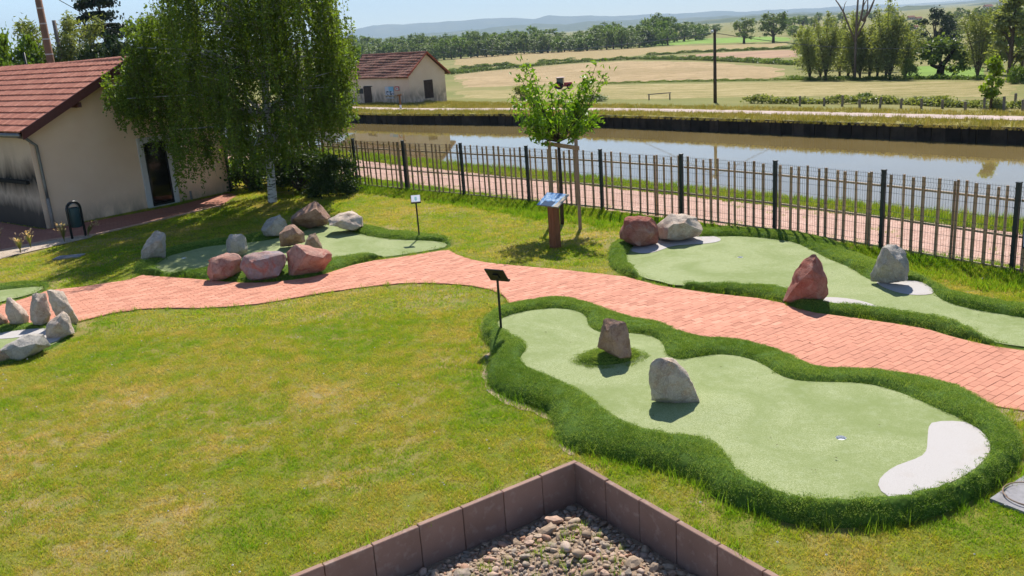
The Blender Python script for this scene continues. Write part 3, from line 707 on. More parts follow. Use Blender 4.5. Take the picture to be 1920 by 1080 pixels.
MAT_DRYGRASS = m_grass('dry_grass', [(.20, .20, .035), (.28, .24, .06), (.36, .28, .11)], spread=1., trans=.35)
P = np.vstack([strip_points(.42, -72, 8, 38.5, 47.4)]); uu = P @ CT; vv = P @ CN; fe = far_edge(uu)
P = P[(vv > fe - .03) & ~((vv > fe + 2.35) & (vv < fe + 3.85))]
z = np.full(len(P), -.9)
scatter('far_bank_grass', *blades(40, .3, .17, .03, .8, False), np.c_[P, z], rng.uniform(0, 6.28, len(P)), rng.uniform(.5, 1.3, len(P)), MAT_DRYGRASS, kind='stuff')
# grass hanging over the piling
uu = np.arange(-72, 10, .22) + rng.uniform(-.1, .1, len(np.arange(-72, 10, .22))); P = np.stack(uv_xy(uu, far_edge(uu) - .10), 1)
scatter('overhanging_grass', *blades(26, .13, .26, .03, 1.6, False), np.c_[P, np.full(len(P), -1.02)], rng.uniform(0, 6.28, len(P)), rng.uniform(.3, 1.1, len(P)), MAT_DRYGRASS, kind='stuff')
# ================================================================== boulders
def m_rock(name, base, alt, stain, speck=.5):
    n = NT(name); o = n.objpos(); r = n.rand()
    vec = n.n('ShaderNodeVectorMath', operation='ADD'); n.l(o, vec.inputs[0]); cmb = n.n('ShaderNodeCombineXYZ'); n.l(n.math('MULTIPLY', r, 40.), cmb.inputs[0]); n.l(cmb.outputs[0], vec.inputs[1]); v = vec.outputs[0]
    big = n.noise(2.3, 5, v, .6, .8); mid = n.noise(8, 5, v, .65); fine = n.noise(60, 4, v)
    c = n.mix(n.frange(big, .38, .62), base, alt); c = n.mix(n.frange(n.noise(4.2, 4, v, .6, 1.2), .52, .66, 0, .8), c, stain)
    c = n.mix(n.frange(mid, .40, .65, 0, .55), c, tuple(x * .55 for x in base[:3]) + (1,)); c = n.mix(n.frange(fine, .45, .75, 0, speck), c, tuple(min(1, x * 1.35) for x in alt[:3]) + (1,))
    crk = n.voro(3.1, n.mapv(v, (1, 1.7, .8)), 'DISTANCE_TO_EDGE'); c = n.mix(n.frange(crk, 0, .02, .35, 0), c, tuple(x * .35 for x in base[:3]) + (1,))
    h = n.math('ADD', n.math('MULTIPLY', mid, .8), n.math('MULTIPLY', fine, .3))
    return n.bsdf(c, .9, .15, n.bump(h, 1.0, .04))
ROCK = {
 'grey': m_rock('grey_rock', (.36, .325, .285, 1), (.46, .42, .37, 1), (.28, .265, .21, 1)),
 'pale': m_rock('pale_rock', (.50, .40, .32, 1), (.58, .48, .39, 1), (.45, .29, .20, 1)),
 'tan': m_rock('tan_rock', (.36, .24, .16, 1), (.42, .31, .22, 1), (.33, .16, .09, 1)),
 'pink': m_rock('pink_rock', (.42, .20, .15, 1), (.47, .28, .22, 1), (.34, .085, .065, 1)),
 'red': m_rock('red_rock', (.33, .105, .075, 1), (.38, .19, .145, 1), (.42, .27, .22, 1)),
 'mixed': m_rock('mauve_rock', (.36, .23, .20, 1), (.30, .26, .28, 1), (.40, .11, .07, 1)),
 'brown': m_rock('brown_rock', (.32, .185, .125, 1), (.42, .27, .20, 1), (.22, .115, .085, 1)),
}
def boulder(pts, kind, label, depth=.8, zb=0.0, group=None, lean=0.0, base=None, seed=0):
    """faceted stone whose outline, seen from the camera, is the traced one; depth is its thickness / width"""
    rs = np.random.default_rng(seed + 11); pts = np.array(pts, float)
    yb = pts[:, 1].max(); low = pts[pts[:, 1] > yb - .25 * np.ptp(pts[:, 1])]; bx = base[0] if base else low[:, 0].mean(); by = base[1] if base else low[:, 1].mean() * .4 + yb * .6
    ground = G(bx, by, zb); w = np.ptp(pts[:, 0]) / px_per_m(ground); th = w * depth
    fwd = Vector((ground.x, ground.y, 0)).normalized(); mid = ground + fwd * th * .42
    out = np.array([at_dist(x, y, mid) for x, y in pts]); f = np.array(fwd)
    c = out.mean(0); P = []
    dense = out
    P += list(dense)
    for s, off in ((.95, .30), (.66, .5)):
        for sgn in (-1, 1):
            for q in dense[rs.permutation(len(dense))[:3 if s > .8 else 4]]:
                v = (q - c) * s * rs.uniform(.86, 1.06); d = sgn * off * th * rs.uniform(.75, 1.08)
                p = c + v + f * d + np.array(fwd.cross(Vector((0, 0, 1)))) * rs.normal(0, .05) * w; P.append(p)
    bm = bmesh.new()
    for p in P: bm.verts.new(p)
    r = bmesh.ops.convex_hull(bm, input=bm.verts[:]); bmesh.ops.delete(bm, geom=list({g for g in r['geom_interior'] + r['geom_unused'] if isinstance(g, bmesh.types.BMVert)}), context='VERTS')
    bmesh.ops.triangulate(bm, faces=bm.faces[:])
    L = w * .09
    for _ in range(4):
        es = [e for e in bm.edges if e.calc_length() > L]
        if not es or len(bm.verts) > 2600: break
        bmesh.ops.subdivide_edges(bm, edges=es, cuts=1, use_grid_fill=False); bmesh.ops.triangulate(bm, faces=[x for x in bm.faces if len(x.verts) > 3])
    bmesh.ops.smooth_vert(bm, verts=bm.verts[:], factor=.06, use_axis_x=True, use_axis_y=True, use_axis_z=True)
    bm.normal_update(); off = Vector((seed * 3.7, seed * 1.3, 0)); k = 1 / w
    for v in bm.verts:
        p = v.co * k * 1.5 + off
        d = (mnoise.fractal(p * 1.2, 1.0, 2.0, 3) * .028 + (mnoise.voronoi(p * 2.0)[0][1] - mnoise.voronoi(p * 2.0)[0][0] - .25) * .035 + mnoise.fractal(p * 5, 1.0, 2.0, 4) * .02) * w
        v.co += v.normal * d
    me = bpy.data.meshes.new('boulder'); bm.to_mesh(me); bm.free(); me.materials.append(ROCK[kind]); me.polygons.foreach_set('use_smooth', [True] * len(me.polygons)); me.set_sharp_from_angle(angle=math.radians(32))
    # own origin so that the stone's texture is its own
    loc = Vector((mid.x, mid.y, zb)); me.transform(Matrix.Translation(-loc))
    o = bpy.data.objects.new('boulder', me); o.location = loc; COL.objects.link(o); o['label'] = label; o['category'] = 'boulder'
    if group: o['group'] = group
    return o
def zz_(pts, ox, oy, s): return [(ox + x / s, oy + y / s) for x, y in pts]
A = lambda p: zz_(p, 0, 500, 5.4)
boulder([(-16, 592), (0, 588), (8, 593), (14, 598), (16, 609), (0, 614), (-16, 612)], 'brown', 'brown boulder cut off by the left edge of the picture', .9, .03, seed=1)
boulder(A([(70, 320), (105, 315), (150, 350), (255, 455), (300, 500), (300, 590), (180, 605), (100, 590), (75, 530), (55, 440)]), 'pale', 'pointed pale brown boulder leaning right, left of the tall pair at the left edge', .7, .04, seed=2)
boulder(A([(325, 278), (365, 262), (460, 272), (500, 390), (518, 470), (500, 570), (440, 615), (340, 600), (308, 540), (300, 440), (318, 340)]), 'pale', 'tall blocky pale brown boulder in the middle of the left-edge cluster', .8, .04, seed=3)
boulder(A([(475, 240), (540, 235), (610, 260), (640, 320), (690, 385), (740, 430), (803, 560), (760, 600), (690, 610), (600, 560), (520, 420), (488, 340)]), 'pale', 'long pale brown boulder leaning over, rightmost of the left-edge cluster beside the path', .55, .02, seed=4)
boulder(A([(640, 452), (684, 470), (712, 550), (724, 615), (762, 672), (600, 742), (472, 742), (452, 640), (490, 570), (560, 500)]), 'pale', 'pale wedge-shaped boulder at the lawn edge, front right of the left-edge cluster', .8, .02, seed=5)
boulder(A([(0, 835), (150, 750), (290, 692), (440, 682), (465, 725), (497, 802), (350, 885), (200, 945), (110, 975), (0, 960)]), 'grey', 'long low grey boulder on the lawn at the left edge, in front', .6, .02, seed=6)
boulder(A([(-60, 850), (0, 845), (70, 858), (128, 905), (112, 965), (40, 990), (-60, 985)]), 'tan', 'small tan boulder at the left edge in front of the long grey one', .8, .0, seed=7)
D = lambda p: zz_(p, 240, 360, 6.0)
boulder(D([(300, 445), (330, 435), (410, 458), (427, 490), (430, 742), (350, 785), (270, 790), (180, 772), (138, 742), (145, 650), (200, 560), (250, 490)]), 'grey', 'tall light grey boulder at the left end of the long green', .8, .07, seed=8)
C = lambda p: zz_(p, 370, 370, 5.82)
boulder(C([(328, 450), (370, 405), (490, 402), (522, 430), (553, 570), (545, 605), (460, 637), (330, 630), (316, 520)]), 'grey', 'greenish grey boulder standing alone on the long green, left of its middle', .75, .09, seed=9)
boulder(C([(128, 662), (250, 650), (330, 618), (420, 618), (474, 650), (484, 800), (400, 862), (250, 912), (150, 945), (113, 830), (118, 700)]), 'pink', 'pink flat-topped boulder, leftmost of three along the path edge', .8, .0, seed=10)
boulder(C([(508, 640), (560, 610), (700, 590), (920, 595), (964, 640), (962, 700), (900, 850), (800, 938), (580, 930), (500, 820), (468, 760), (488, 690)]), 'mixed', 'bulky mauve and rust boulder, middle of three along the path edge', .8, .0, seed=11)
boulder(C([(1005, 600), (1030, 540), (1070, 518), (1130, 525), (1180, 565), (1300, 568), (1440, 583), (1474, 620), (1472, 685), (1400, 790), (1280, 855), (1100, 902), (1000, 910), (986, 750)]), 'pink', 'large slanting pink boulder, rightmost of three along the path edge', .85, .0, seed=12)
boulder(C([(1188, 460), (1220, 408), (1285, 388), (1312, 420), (1342, 490), (1368, 565), (1310, 600), (1200, 600), (1162, 545)]), 'tan', 'small pointed ochre boulder behind the slanting pink one', .8, .09, seed=13)
boulder(C([(896, 390), (960, 330), (1000, 303), (1060, 300), (1112, 345), (1162, 385), (1184, 492), (1050, 528), (903, 540), (888, 440)]), 'brown', 'reddish brown boulder in the middle of the long green', .8, .09, seed=14)
boulder(C([(688, 355), (720, 320), (760, 263), (830, 223), (890, 198), (942, 240), (988, 300), (960, 380), (880, 418), (780, 430), (732, 418), (705, 380)]), 'grey', 'blue-grey boulder at the back rim of the long green', .8, .12, seed=15)
boulder(C([(1028, 220), (1120, 160), (1200, 100), (1250, 58), (1290, 38), (1342, 65), (1382, 110), (1442, 190), (1458, 215), (1420, 282), (1300, 322), (1200, 342), (1100, 312), (1028, 297)]), 'brown', 'largest boulder behind the long green, brown with a pointed top', .8, .12, seed=16)
boulder(C([(1418, 240), (1520, 198), (1660, 153), (1742, 208), (1802, 220), (1818, 300), (1762, 352), (1700, 365), (1560, 322), (1428, 288)]), 'pale', 'pale flat boulder with a sunlit top at the back of the long green', .9, .12, seed=17)
R4 = lambda p: zz_(p, 1140, 390, 6.35)
boulder(R4([(200, 125), (240, 100), (400, 86), (520, 113), (562, 170), (592, 240), (607, 380), (580, 412), (440, 462), (340, 468), (280, 432), (230, 388), (140, 368), (133, 320), (158, 270), (178, 190)]), 'red', 'rusty red boulder beside the white bunker, left of a pair by the fence', .8, .08, seed=18)
boulder(R4([(585, 240), (640, 160), (750, 78), (920, 76), (1062, 113), (1102, 190), (1128, 240), (1082, 332), (880, 373), (740, 388), (620, 373), (600, 310)]), 'pale', 'pale mauve boulder with a layered top, right of a pair by the fence', .8, .10, seed=19)
R5 = lambda p: zz_(p, 1450, 450, 6.0)
boulder(R5([(430, 158), (482, 158), (522, 210), (548, 290), (583, 400), (604, 480), (604, 625), (540, 700), (400, 735), (240, 742), (105, 690), (160, 590), (200, 470), (258, 330), (338, 220)]), 'red', 'tall pointed red boulder at the path edge', .75, .05, seed=20)
boulder(R5([(1228, 85), (1280, 58), (1380, 48), (1452, 83), (1503, 140), (1523, 230), (1535, 310), (1512, 442), (1400, 478), (1220, 495), (1098, 460), (1086, 380), (1128, 290), (1168, 210)]), 'grey', 'rounded grey boulder below the fence beside a small white bunker', .8, .10, seed=21)
F3 = lambda p: zz_(p, 960, 540, 4.0)
boulder(F3([(688, 240), (720, 224), (770, 233), (852, 260), (872, 330), (888, 430), (898, 530), (850, 552), (760, 510), (640, 440), (658, 340)]), 'brown', 'dark brown upright stone on a turf mound in the nearest green', .75, .20, seed=22, base=(1160, 673))
boulder(F3([(1058, 545), (1110, 520), (1200, 523), (1242, 560), (1292, 600), (1342, 680), (1372, 740), (1402, 830), (1408, 912), (1300, 905), (1160, 872), (1046, 842), (1038, 750), (1018, 640), (1028, 580)]), 'pale', 'pale slab standing on edge in the middle of the nearest green', .42, .16, seed=23, base=(1265, 757))
# turf collar round the dark stone
_c = G(1147, 678, .15); a_ = np.linspace(0, 2 * np.pi, 40)[:-1]
_ring = np.array([(_c.x + .40 * math.cos(t) * (1 + .1 * math.sin(2 * t + 1)), _c.y + .17 + .30 * math.sin(t)) for t in a_])
_V, _F = cdt_region(_ring, [], .06); _dd = dist_poly(_V, _ring); _z = .14 + .10 * np.clip(_dd / .22, 0, 1) ** .7
tc = obj('turf_collar', mesh_np('turf_collar', np.c_[_V, _z], _F), MAT_ROUGH_BASE, smooth_=True); tc.parent = gF[0]; tc.matrix_parent_inverse = gF[0].matrix_basis.inverted()
_i = rng.integers(0, len(_V), 260); _p = np.c_[_V, _z][_i] + rng.uniform(-.03, .03, (260, 3)) * [1, 1, 0]
scatter('turf_fibres', tv, tf, _p, rng.uniform(0, 6.28, 260), rng.uniform(.8, 1.2, 260), MAT_ROUGH, tc, kind='stuff')

# ================================================================== low retaining wall and the stony bed inside it
def m_panel():
    n = NT('mauve_concrete'); r = n.rand(); f = n.noise(2.5, 5); g = n.noise(90, 3)
    c = n.ramp(f, [(.3, (.245, .15, .115)), (.7, (.31, .195, .155))]); c = n.mix(1., c, n.ramp(r, [(0, (.88, .88, .88)), (1, (1.1, 1.08, 1.06))]), 'MULTIPLY')
    c = n.mix(n.frange(n.noise(11, 4), .55, .75, 0, .5), c, (.44, .34, .29, 1)); sp = n.voro(14); c = n.mix(n.frange(sp, 0, .05, .9, 0), c, (.5, .45, .4, 1))
    return n.bsdf(c, .85, .2, n.bump(g, .25, .004))
MAT_PANEL = m_panel()
rw = thing('retaining_wall', 'low mauve concrete panel wall with a corner around the stony bed', 'wall', tuple(WALL_C))
def wall_run(d, n, L, inner, skip=0.0):
    """panels along direction d from the corner; inner = unit vector to the pit side"""
    for k in range(n):
        s0 = skip + k * L + .004; s1 = skip + (k + 1) * L - .004
        a = WALL_C + d * s0; b = WALL_C + d * s1; mid = (a + b) / 2 + inner * .03
        bm = bmesh.new(); box(bm, (0, 0, -.24), (s1 - s0, .062, .56), bevel=.006)
        me = bpy.data.meshes.new('panel'); bm.to_mesh(me); bm.free(); me.materials.append(MAT_PANEL)
        o = bpy.data.objects.new('panel', me)
        o.matrix_basis = Matrix.Translation((mid.x, mid.y, random.uniform(-.006, .006))) @ Matrix.Rotation(math.atan2(d.y, d.x) + random.uniform(-.006, .006), 4, 'Z')
        link(o, rw)
wall_run(_dl, 11, .492, _dr); wall_run(_dr, 8, .52, _dl, .064)
MAT_BED = m_gravel('pit_soil', (.24, .17, .115, 1), (.38, .28, .20, 1), 60)
_c0 = WALL_C; P4 = [WALL_C, WALL_C + _dl * 6.2, WALL_C + _dl * 6.2 + _dr * 4.6, WALL_C + _dr * 4.6]
def bed_z(x, y):
    d = Vector((x, y, 0)) - WALL_C; a = d.dot(_dl); b = d.dot(_dr)
    return -.44 + .13 * math.exp(-((min(a, b) - .75) / .45) ** 2) + .02 * mnoise.noise(Vector((x * 3, y * 3, 0)))
_V, _F = cdt_region(np.array([tuple(p[:2]) for p in P4]), [], .12)
bed = obj('stone_bed', mesh_np('stone_bed', np.c_[_V, [bed_z(*p) for p in _V]], _F), MAT_BED, smooth_=True, kind='structure')
def m_pebble():
    n = NT('river_stone'); r = n.rand(); i = n.island(); rr = n.math('FRACT', n.math('ADD', r, n.math('MULTIPLY', i, 1.7)))
    c = n.ramp(rr, [(.0, (.22, .16, .115)), (.2, (.37, .265, .18)), (.4, (.46, .35, .26)), (.55, (.27, .225, .18)), (.7, (.54, .38, .29)), (.85, (.38, .20, .125)), (1., (.58, .47, .38))])
    f = n.noise(25, 4); c = n.mix(n.frange(f, .4, .75, 0, .45), c, (.15, .12, .09, 1))
    return n.bsdf(c, .85, .2, n.bump(f, .4, .008))
MAT_PEB = m_pebble()
pebbles = []
for k in range(7):
    bm = bmesh.new(); bmesh.ops.create_icosphere(bm, subdivisions=2 if k < 4 else 1, radius=1.0)
    for v in bm.verts:
        p = v.co.normalized(); d = 1 + .42 * mnoise.noise(p * 1.3 + Vector((k * 7, 0, 0))) + .22 * mnoise.noise(p * 3.1 + Vector((k * 3, 5, 0)))
        if k % 2: d *= .62 + .5 * max(abs(p.x), abs(p.y), abs(p.z)) ** -1 * .55
        v.co = Vector((p.x * d, p.y * d * (.66 + .05 * (k % 4)), p.z * d * (.42 + .05 * (k % 3))))
    me = bpy.data.meshes.new('stone'); bm.to_mesh(me); bm.free(); me.materials.append(MAT_PEB)
    if k % 2 == 0: me.polygons.foreach_set('use_smooth', [True] * len(me.polygons))
    pebbles.append(me)
placed = []
def put_stone(x, y, r, k, as_obj=True, zoff=.25):
    z = bed_z(x, y) + r * zoff
    M = Matrix.Translation((x, y, z)) @ Euler((random.gauss(0, .3), random.gauss(0, .3), random.uniform(0, 6.28))).to_matrix().to_4x4() @ Matrix.Diagonal((r, r * random.uniform(.8, 1.1), r * random.uniform(.8, 1.2), 1))
    o = bpy.data.objects.new('stone', pebbles[k]); o.matrix_basis = M; link(o, bed)
# the few big stones that stand out, then the crowd
for (px, py), r in (((1040, 975), .115), ((1028, 1000), .10), ((1010, 1008), .06), ((1100, 1005), .07), ((1125, 995), .05), ((1120, 1011), .048), ((993, 1020), .06), ((1062, 1032), .085), ((1085, 1045), .075), ((1065, 1058), .05), ((1225, 1062), .06), ((1130, 970), .05), ((1074, 990), .055), ((985, 1050), .06)):
    p = G(px, py, -.32); put_stone(p.x, p.y, r, random.choice((0, 1, 2, 3)), zoff=.45); placed.append((p.x, p.y, r))
cand = []
for _ in range(30000):
    a, b = random.uniform(.12, 3.0), random.uniform(.12, 3.0); p = WALL_C + _dl * a + _dr * b
    cand.append((p.x, p.y))
cand = np.array(cand); px, py, zz = to_px(np.c_[cand, np.full(len(cand), -.38)]); cand = cand[(px > 700) & (px < 1330) & (py < 1095) & (py > 900)]
big = []; small = []
for c in cand:
    r = min(.10, .02 + abs(random.gauss(0, .025))); d = Vector((c[0], c[1], 0)) - WALL_C; m_ = min(d.dot(_dl), d.dot(_dr))
    if any((c[0] - q[0]) ** 2 + (c[1] - q[1]) ** 2 < (.72 * (r + q[2])) ** 2 for q in placed): continue
    placed.append((c[0], c[1], r)); (big if r > .03 and len(big) < 270 else small).append((c[0], c[1], r))
    if len(placed) > 1500: break
for c in big: put_stone(c[0], c[1], c[2], random.randrange(4))
V, F = [], []
for x, y, r in small:
    me = pebbles[4 + random.randrange(3)]; b0 = len(V); M = Matrix.Translation((x, y, bed_z(x, y) + r * .2)) @ Euler((random.gauss(0, .3), random.gauss(0, .3), random.uniform(0, 6.28))).to_matrix().to_4x4() @ Matrix.Diagonal((r, r, r, 1))
    V += [tuple(M @ v.co) for v in me.vertices]; F += [[b0 + i for i in p.vertices] for p in me.polygons]
obj('small_stones', mesh_np('small_stones', V, np.array(F)), MAT_PEB, bed, kind='stuff')
_g = [WALL_C + _dl * random.uniform(.3, 2.2) + _dr * random.uniform(.5, 1.6) for _ in range(46)]; _g = np.array([(p.x, p.y, bed_z(p.x, p.y)) for p in _g])
scatter('bed_weeds', *blades(26, .07, .12, .006, .8, False), _g, rng.uniform(0, 6.28, len(_g)), rng.uniform(.4, 1.1, len(_g)), MAT_GRASS_LONG, kind='stuff')

# bare soil showing along the rim of the nearest green and near the path end
for pl in ([(905, 600), (940, 577), (955, 576), (950, 584), (915, 598), (905, 618), (900, 625)], [(917, 652), (926, 668), (914, 690), (914, 715), (930, 735), (962, 754), (1000, 762), (1032, 780), (1040, 800), (1028, 786), (990, 770), (940, 755), (908, 730), (904, 695)], [(1846, 758), (1885, 766), (1925, 771), (1925, 790), (1905, 795), (1880, 780), (1860, 768)], [(1049, 830), (1075, 848), (1082, 860), (1060, 850), (1044, 836)]):
    Pq = chaikin(gpoly(pl, 0), 2); Pq = resample(Pq, .05); Pq = Pq + np.array([(mnoise.noise(Vector((x * 7, y * 7, 1))), mnoise.noise(Vector((x * 7, y * 7, 9)))) for x, y in Pq]) * .06; V, F = cdt_region(Pq, [], .06); obj('bare_soil', mesh_np('bare_soil', np.c_[V, np.full(len(V), .006)], F), MAT_DIRT, kind='structure')
# ================================================================== fence along the towpath
MAT_POST = plain('dark_green_metal', (.012, .022, .026), .45, .4, var=.1)
MAT_WIRE = plain('dark_green_wire', (.018, .03, .03), .5, .4, var=.05)
def m_wood(name, a, b, rough=.8):
    n = NT(name); r = n.rand(); v = n.mapv(n.objpos(), (18, 18, 1.6)); g = n.noise(2.0, 4, v); c = n.mix(n.frange(g, .3, .7), a, b)
    c = n.mix(1., c, n.ramp(r, [(0, (.75, .75, .75)), (1, (1.2, 1.16, 1.12))]), 'MULTIPLY')
    return n.bsdf(c, rough, .2, n.bump(g, .3, .005))
MAT_SLAT = m_wood('weathered_slat', (.38, .235, .14, 1), (.56, .385, .255, 1))
MAT_RAIL = m_wood('rail_wood', (.36, .27, .18, 1), (.52, .41, .30, 1))
FP = [(-8.3, 33.5), (-6.6, 31.75), (-4.85, 29.98), (-3.06, 28.33), (-1.21, 26.65), (.65, 24.95), (2.48, 23.18), (4.18, 21.34), (5.80, 19.33), (7.26, 17.23), (8.63, 15.04), (9.93, 12.80)]
fence = thing('fence', 'dark green wire fence with uneven wooden slats along the canal towpath', 'fence', (2.48, 23.18, 0))
def fz(x, y): return float(ground_z(x, y)) * .6
bm = bmesh.new(); box(bm, (0, 0, .74), (.075, .075, 1.60), bevel=.006); box(bm, (0, 0, 1.545), (.082, .082, .022))
for k in range(9): box(bm, (-.041, -.02, .12 + .165 * k), (.012, .03, .02))
post_me = bpy.data.meshes.new('post'); bm.to_mesh(post_me); bm.free(); post_me.materials.append(MAT_POST)
# one wire panel, 1 unit long, folded at three heights
prof = [(-.02, 0), (.06, 0), (.10, .028), (.14, 0), (.68, 0), (.72, .028), (.76, 0), (1.30, 0), (1.35, .03), (1.40, 0), (1.50, 0)]
V = []; F = []
def rod(a, b, r):
    a, b = np.array(a, float), np.array(b, float); t = (b - a) / np.linalg.norm(b - a); x = np.cross(t, (.3, .5, .81)); x /= np.linalg.norm(x); y = np.cross(t, x); k = len(V)
    for p in (a, b):
        for j in range(3): V.append(p + r * (math.cos(2.094 * j) * x + math.sin(2.094 * j) * y))
    for j in range(3): F.append((k + j, k + (j + 1) % 3, k + 3 + (j + 1) % 3, k + 3 + j))
for i in range(49):
    x = (i + .5) / 49
    for (z0, y0), (z1, y1) in zip(prof, prof[1:]): rod((x * 2.5, y0, z0), (x * 2.5, y1, z1), .0028)
for z in (.04, .06, .14, .26, .46, .66, .76, .92, 1.12, 1.30, 1.40, 1.47): rod((0, 0, z), (2.5, 0, z), .0034)
wire_me = mesh_np('wire_panel', V, np.array(F)); wire_me.materials.append(MAT_WIRE)
def add(name, me, M, parent): o = bpy.data.objects.new(name, me); o.matrix_basis = M; return link(o, parent)
slat_mes = []
for w, t in ((.056, .026), (.048, .024), (.062, .026), (.046, .024)):
    bm = bmesh.new(); box(bm, (0, 0, .745), (w, t, 1.49), bevel=.003); me = bpy.data.meshes.new('slat'); bm.to_mesh(me); bm.free(); me.materials.append(MAT_SLAT); slat_mes.append(me)
for i, (x, y) in enumerate(FP):
    add('post', post_me, Matrix.Translation((x, y, fz(x, y))) @ Matrix.Rotation(math.atan2(FP[min(i + 1, 11)][1] - y, FP[min(i + 1, 11)][0] - x) if i < 11 else -1.05, 4, 'Z'), fence)
    if i == len(FP) - 1: break
    x2, y2 = FP[i + 1]; L = math.hypot(x2 - x, y2 - y); a = math.atan2(y2 - y, x2 - x); z0 = fz(x, y); dz = fz(x2, y2) - z0
    Mb = Matrix.Translation((x, y, z0)) @ Matrix.Rotation(a, 4, 'Z')
    add('wire_panel', wire_me, Mb @ Matrix.Translation((0, -.005, 0)) @ Matrix.Diagonal((L / 2.5, 1, 1, 1)), fence)
    for zr in (.03, .61, 1.235):
        bm = bmesh.new(); box(bm, (L / 2, .052, zr), (L - .08, .034, .040), bevel=.003); me = bpy.data.meshes.new('rail'); bm.to_mesh(me); bm.free(); me.materials.append(MAT_RAIL)
        add('rail', me, Mb, fence)
    s = .09 + random.uniform(0, .1)
    while s < L - .08:
        add('slat', random.choice(slat_mes), Mb @ Matrix.Translation((s, .018, random.uniform(-.05, .02))) @ Matrix.Rotation(random.gauss(0, .006), 4, 'Y'), fence)
        if random.random() < .16 and s < L - .2: s += .062
        else: s += random.choice((.17, .2, .22, .25, .28, .3))
    

# ================================================================== small signs, information desk, bin
MAT_BLACK = plain('black_metal', (.013, .013, .014), .4, .4, var=.05)
def m_sheet():
    n = NT('sign_sheet'); u = n.n('ShaderNodeTexCoord').outputs['Generated']; 
    sep = n.n('ShaderNodeSeparateXYZ'); n.l(u, sep.inputs[0]); x, y = sep.outputs[0], sep.outputs[1]
    # teal outline of the hole: a wide head over a narrower body
    dx = n.math('ABSOLUTE', n.math('SUBTRACT', x, .5)); wid = n.ramp(y, [(0, (.0,) * 3), (.2, (.06,) * 3), (.45, (.17,) * 3), (.55, (.13,) * 3), (.75, (.13,) * 3), (.78, (.0,) * 3)])
    m = n.math('LESS_THAN', dx, n.math('MULTIPLY', wid, 1.0)); m = n.math('MULTIPLY', m, n.math('MULTIPLY', n.math('GREATER_THAN', y, .18), n.math('LESS_THAN', y, .77)))
    c = n.mix(m, (.62, .63, .68, 1), (.16, .36, .36, 1))
    ln = n.math('MULTIPLY', n.math('LESS_THAN', n.math('ABSOLUTE', n.math('SUBTRACT', y, .88)), .02), n.math('LESS_THAN', dx, .17)); c = n.mix(n.math('MULTIPLY', ln, .4), c, (.25, .3, .4, 1))
    m2 = n.math('MULTIPLY', n.math('LESS_THAN', n.math('ABSOLUTE', n.math('SUBTRACT', y, .24)), .07), n.math('LESS_THAN', n.math('ABSOLUTE', n.math('SUBTRACT', x, .2)), .07)); c = n.mix(n.math('MULTIPLY', m2, .5), c, (.3, .4, .45, 1))
    return n.bsdf(c, .35, .4)
MAT_SHEET = m_sheet(); MAT_ALU = plain('aluminium_frame', (.32, .33, .34), .4, .5, .6, var=.05)
def golf_sign(base_px, zb, h, nrm, w, ht, label):
    """black post with a tilted square board whose face looks along nrm"""
    b = G(*base_px, zb); t = thing('hole_sign', label, 'sign', tuple(b), 'signs at the golf holes'); n = Vector(nrm).normalized()
    xd = Vector((-n.y, n.x, 0)).normalized(); yd = n.cross(xd); 
    M = Matrix(((xd.x, yd.x, n.x, b.x), (xd.y, yd.y, n.y, b.y), (xd.z, yd.z, n.z, zb + h), (0, 0, 0, 1)))
    bm = bmesh.new(); box(bm, (b.x, b.y, zb + h / 2 - .06), (.036, .036, h - .02 + .1), bevel=.004); obj('post', bm, MAT_BLACK, t)
    bm = bmesh.new(); box(bm, (0, 0, -.012), (w + .03, ht + .03, .022), M, bevel=.004); box(bm, (0, -ht / 2 - .012, .01), (w + .03, .018, .03), M); box(bm, (0, 0, -.035), (.09, .09, .03), M)
    obj('board', bm, MAT_BLACK, t)
    me = mesh_np('printed_sheet', [(-w / 2, -ht / 2, 0), (w / 2, -ht / 2, 0), (w / 2, ht / 2, 0), (-w / 2, ht / 2, 0)], np.array([(0, 1, 2, 3)])); me.materials.append(MAT_SHEET)
    o = bpy.data.objects.new('printed_sheet', me); o.matrix_basis = M @ Matrix.Translation((0, 0, .004)); link(o, t)
    return t
golf_sign((786, 441), .10, .86, (.05, -.52, .855), .20, .25, 'white hole sign on a black post at the back of the long green')
golf_sign((940, 621), .12, .90, (.42, .70, .62), .30, .24, 'hole sign seen from behind, dark, at the tip of the nearest green')
golf_sign((1930, 516), .0, .62, (-.35, -.75, .55), .26, .30, 'white hole sign cut off by the right edge of the picture')

def m_infopanel():
    n = NT('information_panel'); tc = n.n('ShaderNodeTexCoord').outputs['Generated']; sep = n.n('ShaderNodeSeparateXYZ'); n.l(tc, sep.inputs[0]); x, y = sep.outputs[0], sep.outputs[1]
    cl = n.noise(5.5, 4, tc, .6, 1.0); c = n.mix(n.frange(cl, .42, .62), (.10, .27, .55, 1), (.55, .66, .75, 1))
    dk = n.math('LESS_THAN', y, n.math('ADD', .16, n.math('MULTIPLY', n.noise(4, 3, tc), .45))); dk = n.math('MULTIPLY', dk, n.math('MULTIPLY', n.math('GREATER_THAN', x, .22), n.math('LESS_THAN', x, .72)))
    c = n.mix(dk, c, (.055, .085, .14, 1)); c = n.mix(n.math('GREATER_THAN', x, .80), c, (.60, .50, .36, 1))
    ln = n.math('MULTIPLY', n.math('GREATER_THAN', n.math('FRACT', n.math('MULTIPLY', y, 11)), .55), n.math('GREATER_THAN', x, .83)); c = n.mix(n.math('MULTIPLY', ln, .6), c, (.3, .27, .25, 1))
    return n.bsdf(c, .25, .5)
MAT_TIMBER = m_wood('red_timber', (.20, .075, .035, 1), (.33, .14, .07, 1))
lec = thing('information_desk', 'tilted picture panel on a thick wooden post by the young tree', 'information board', tuple(G(1042, 465)))
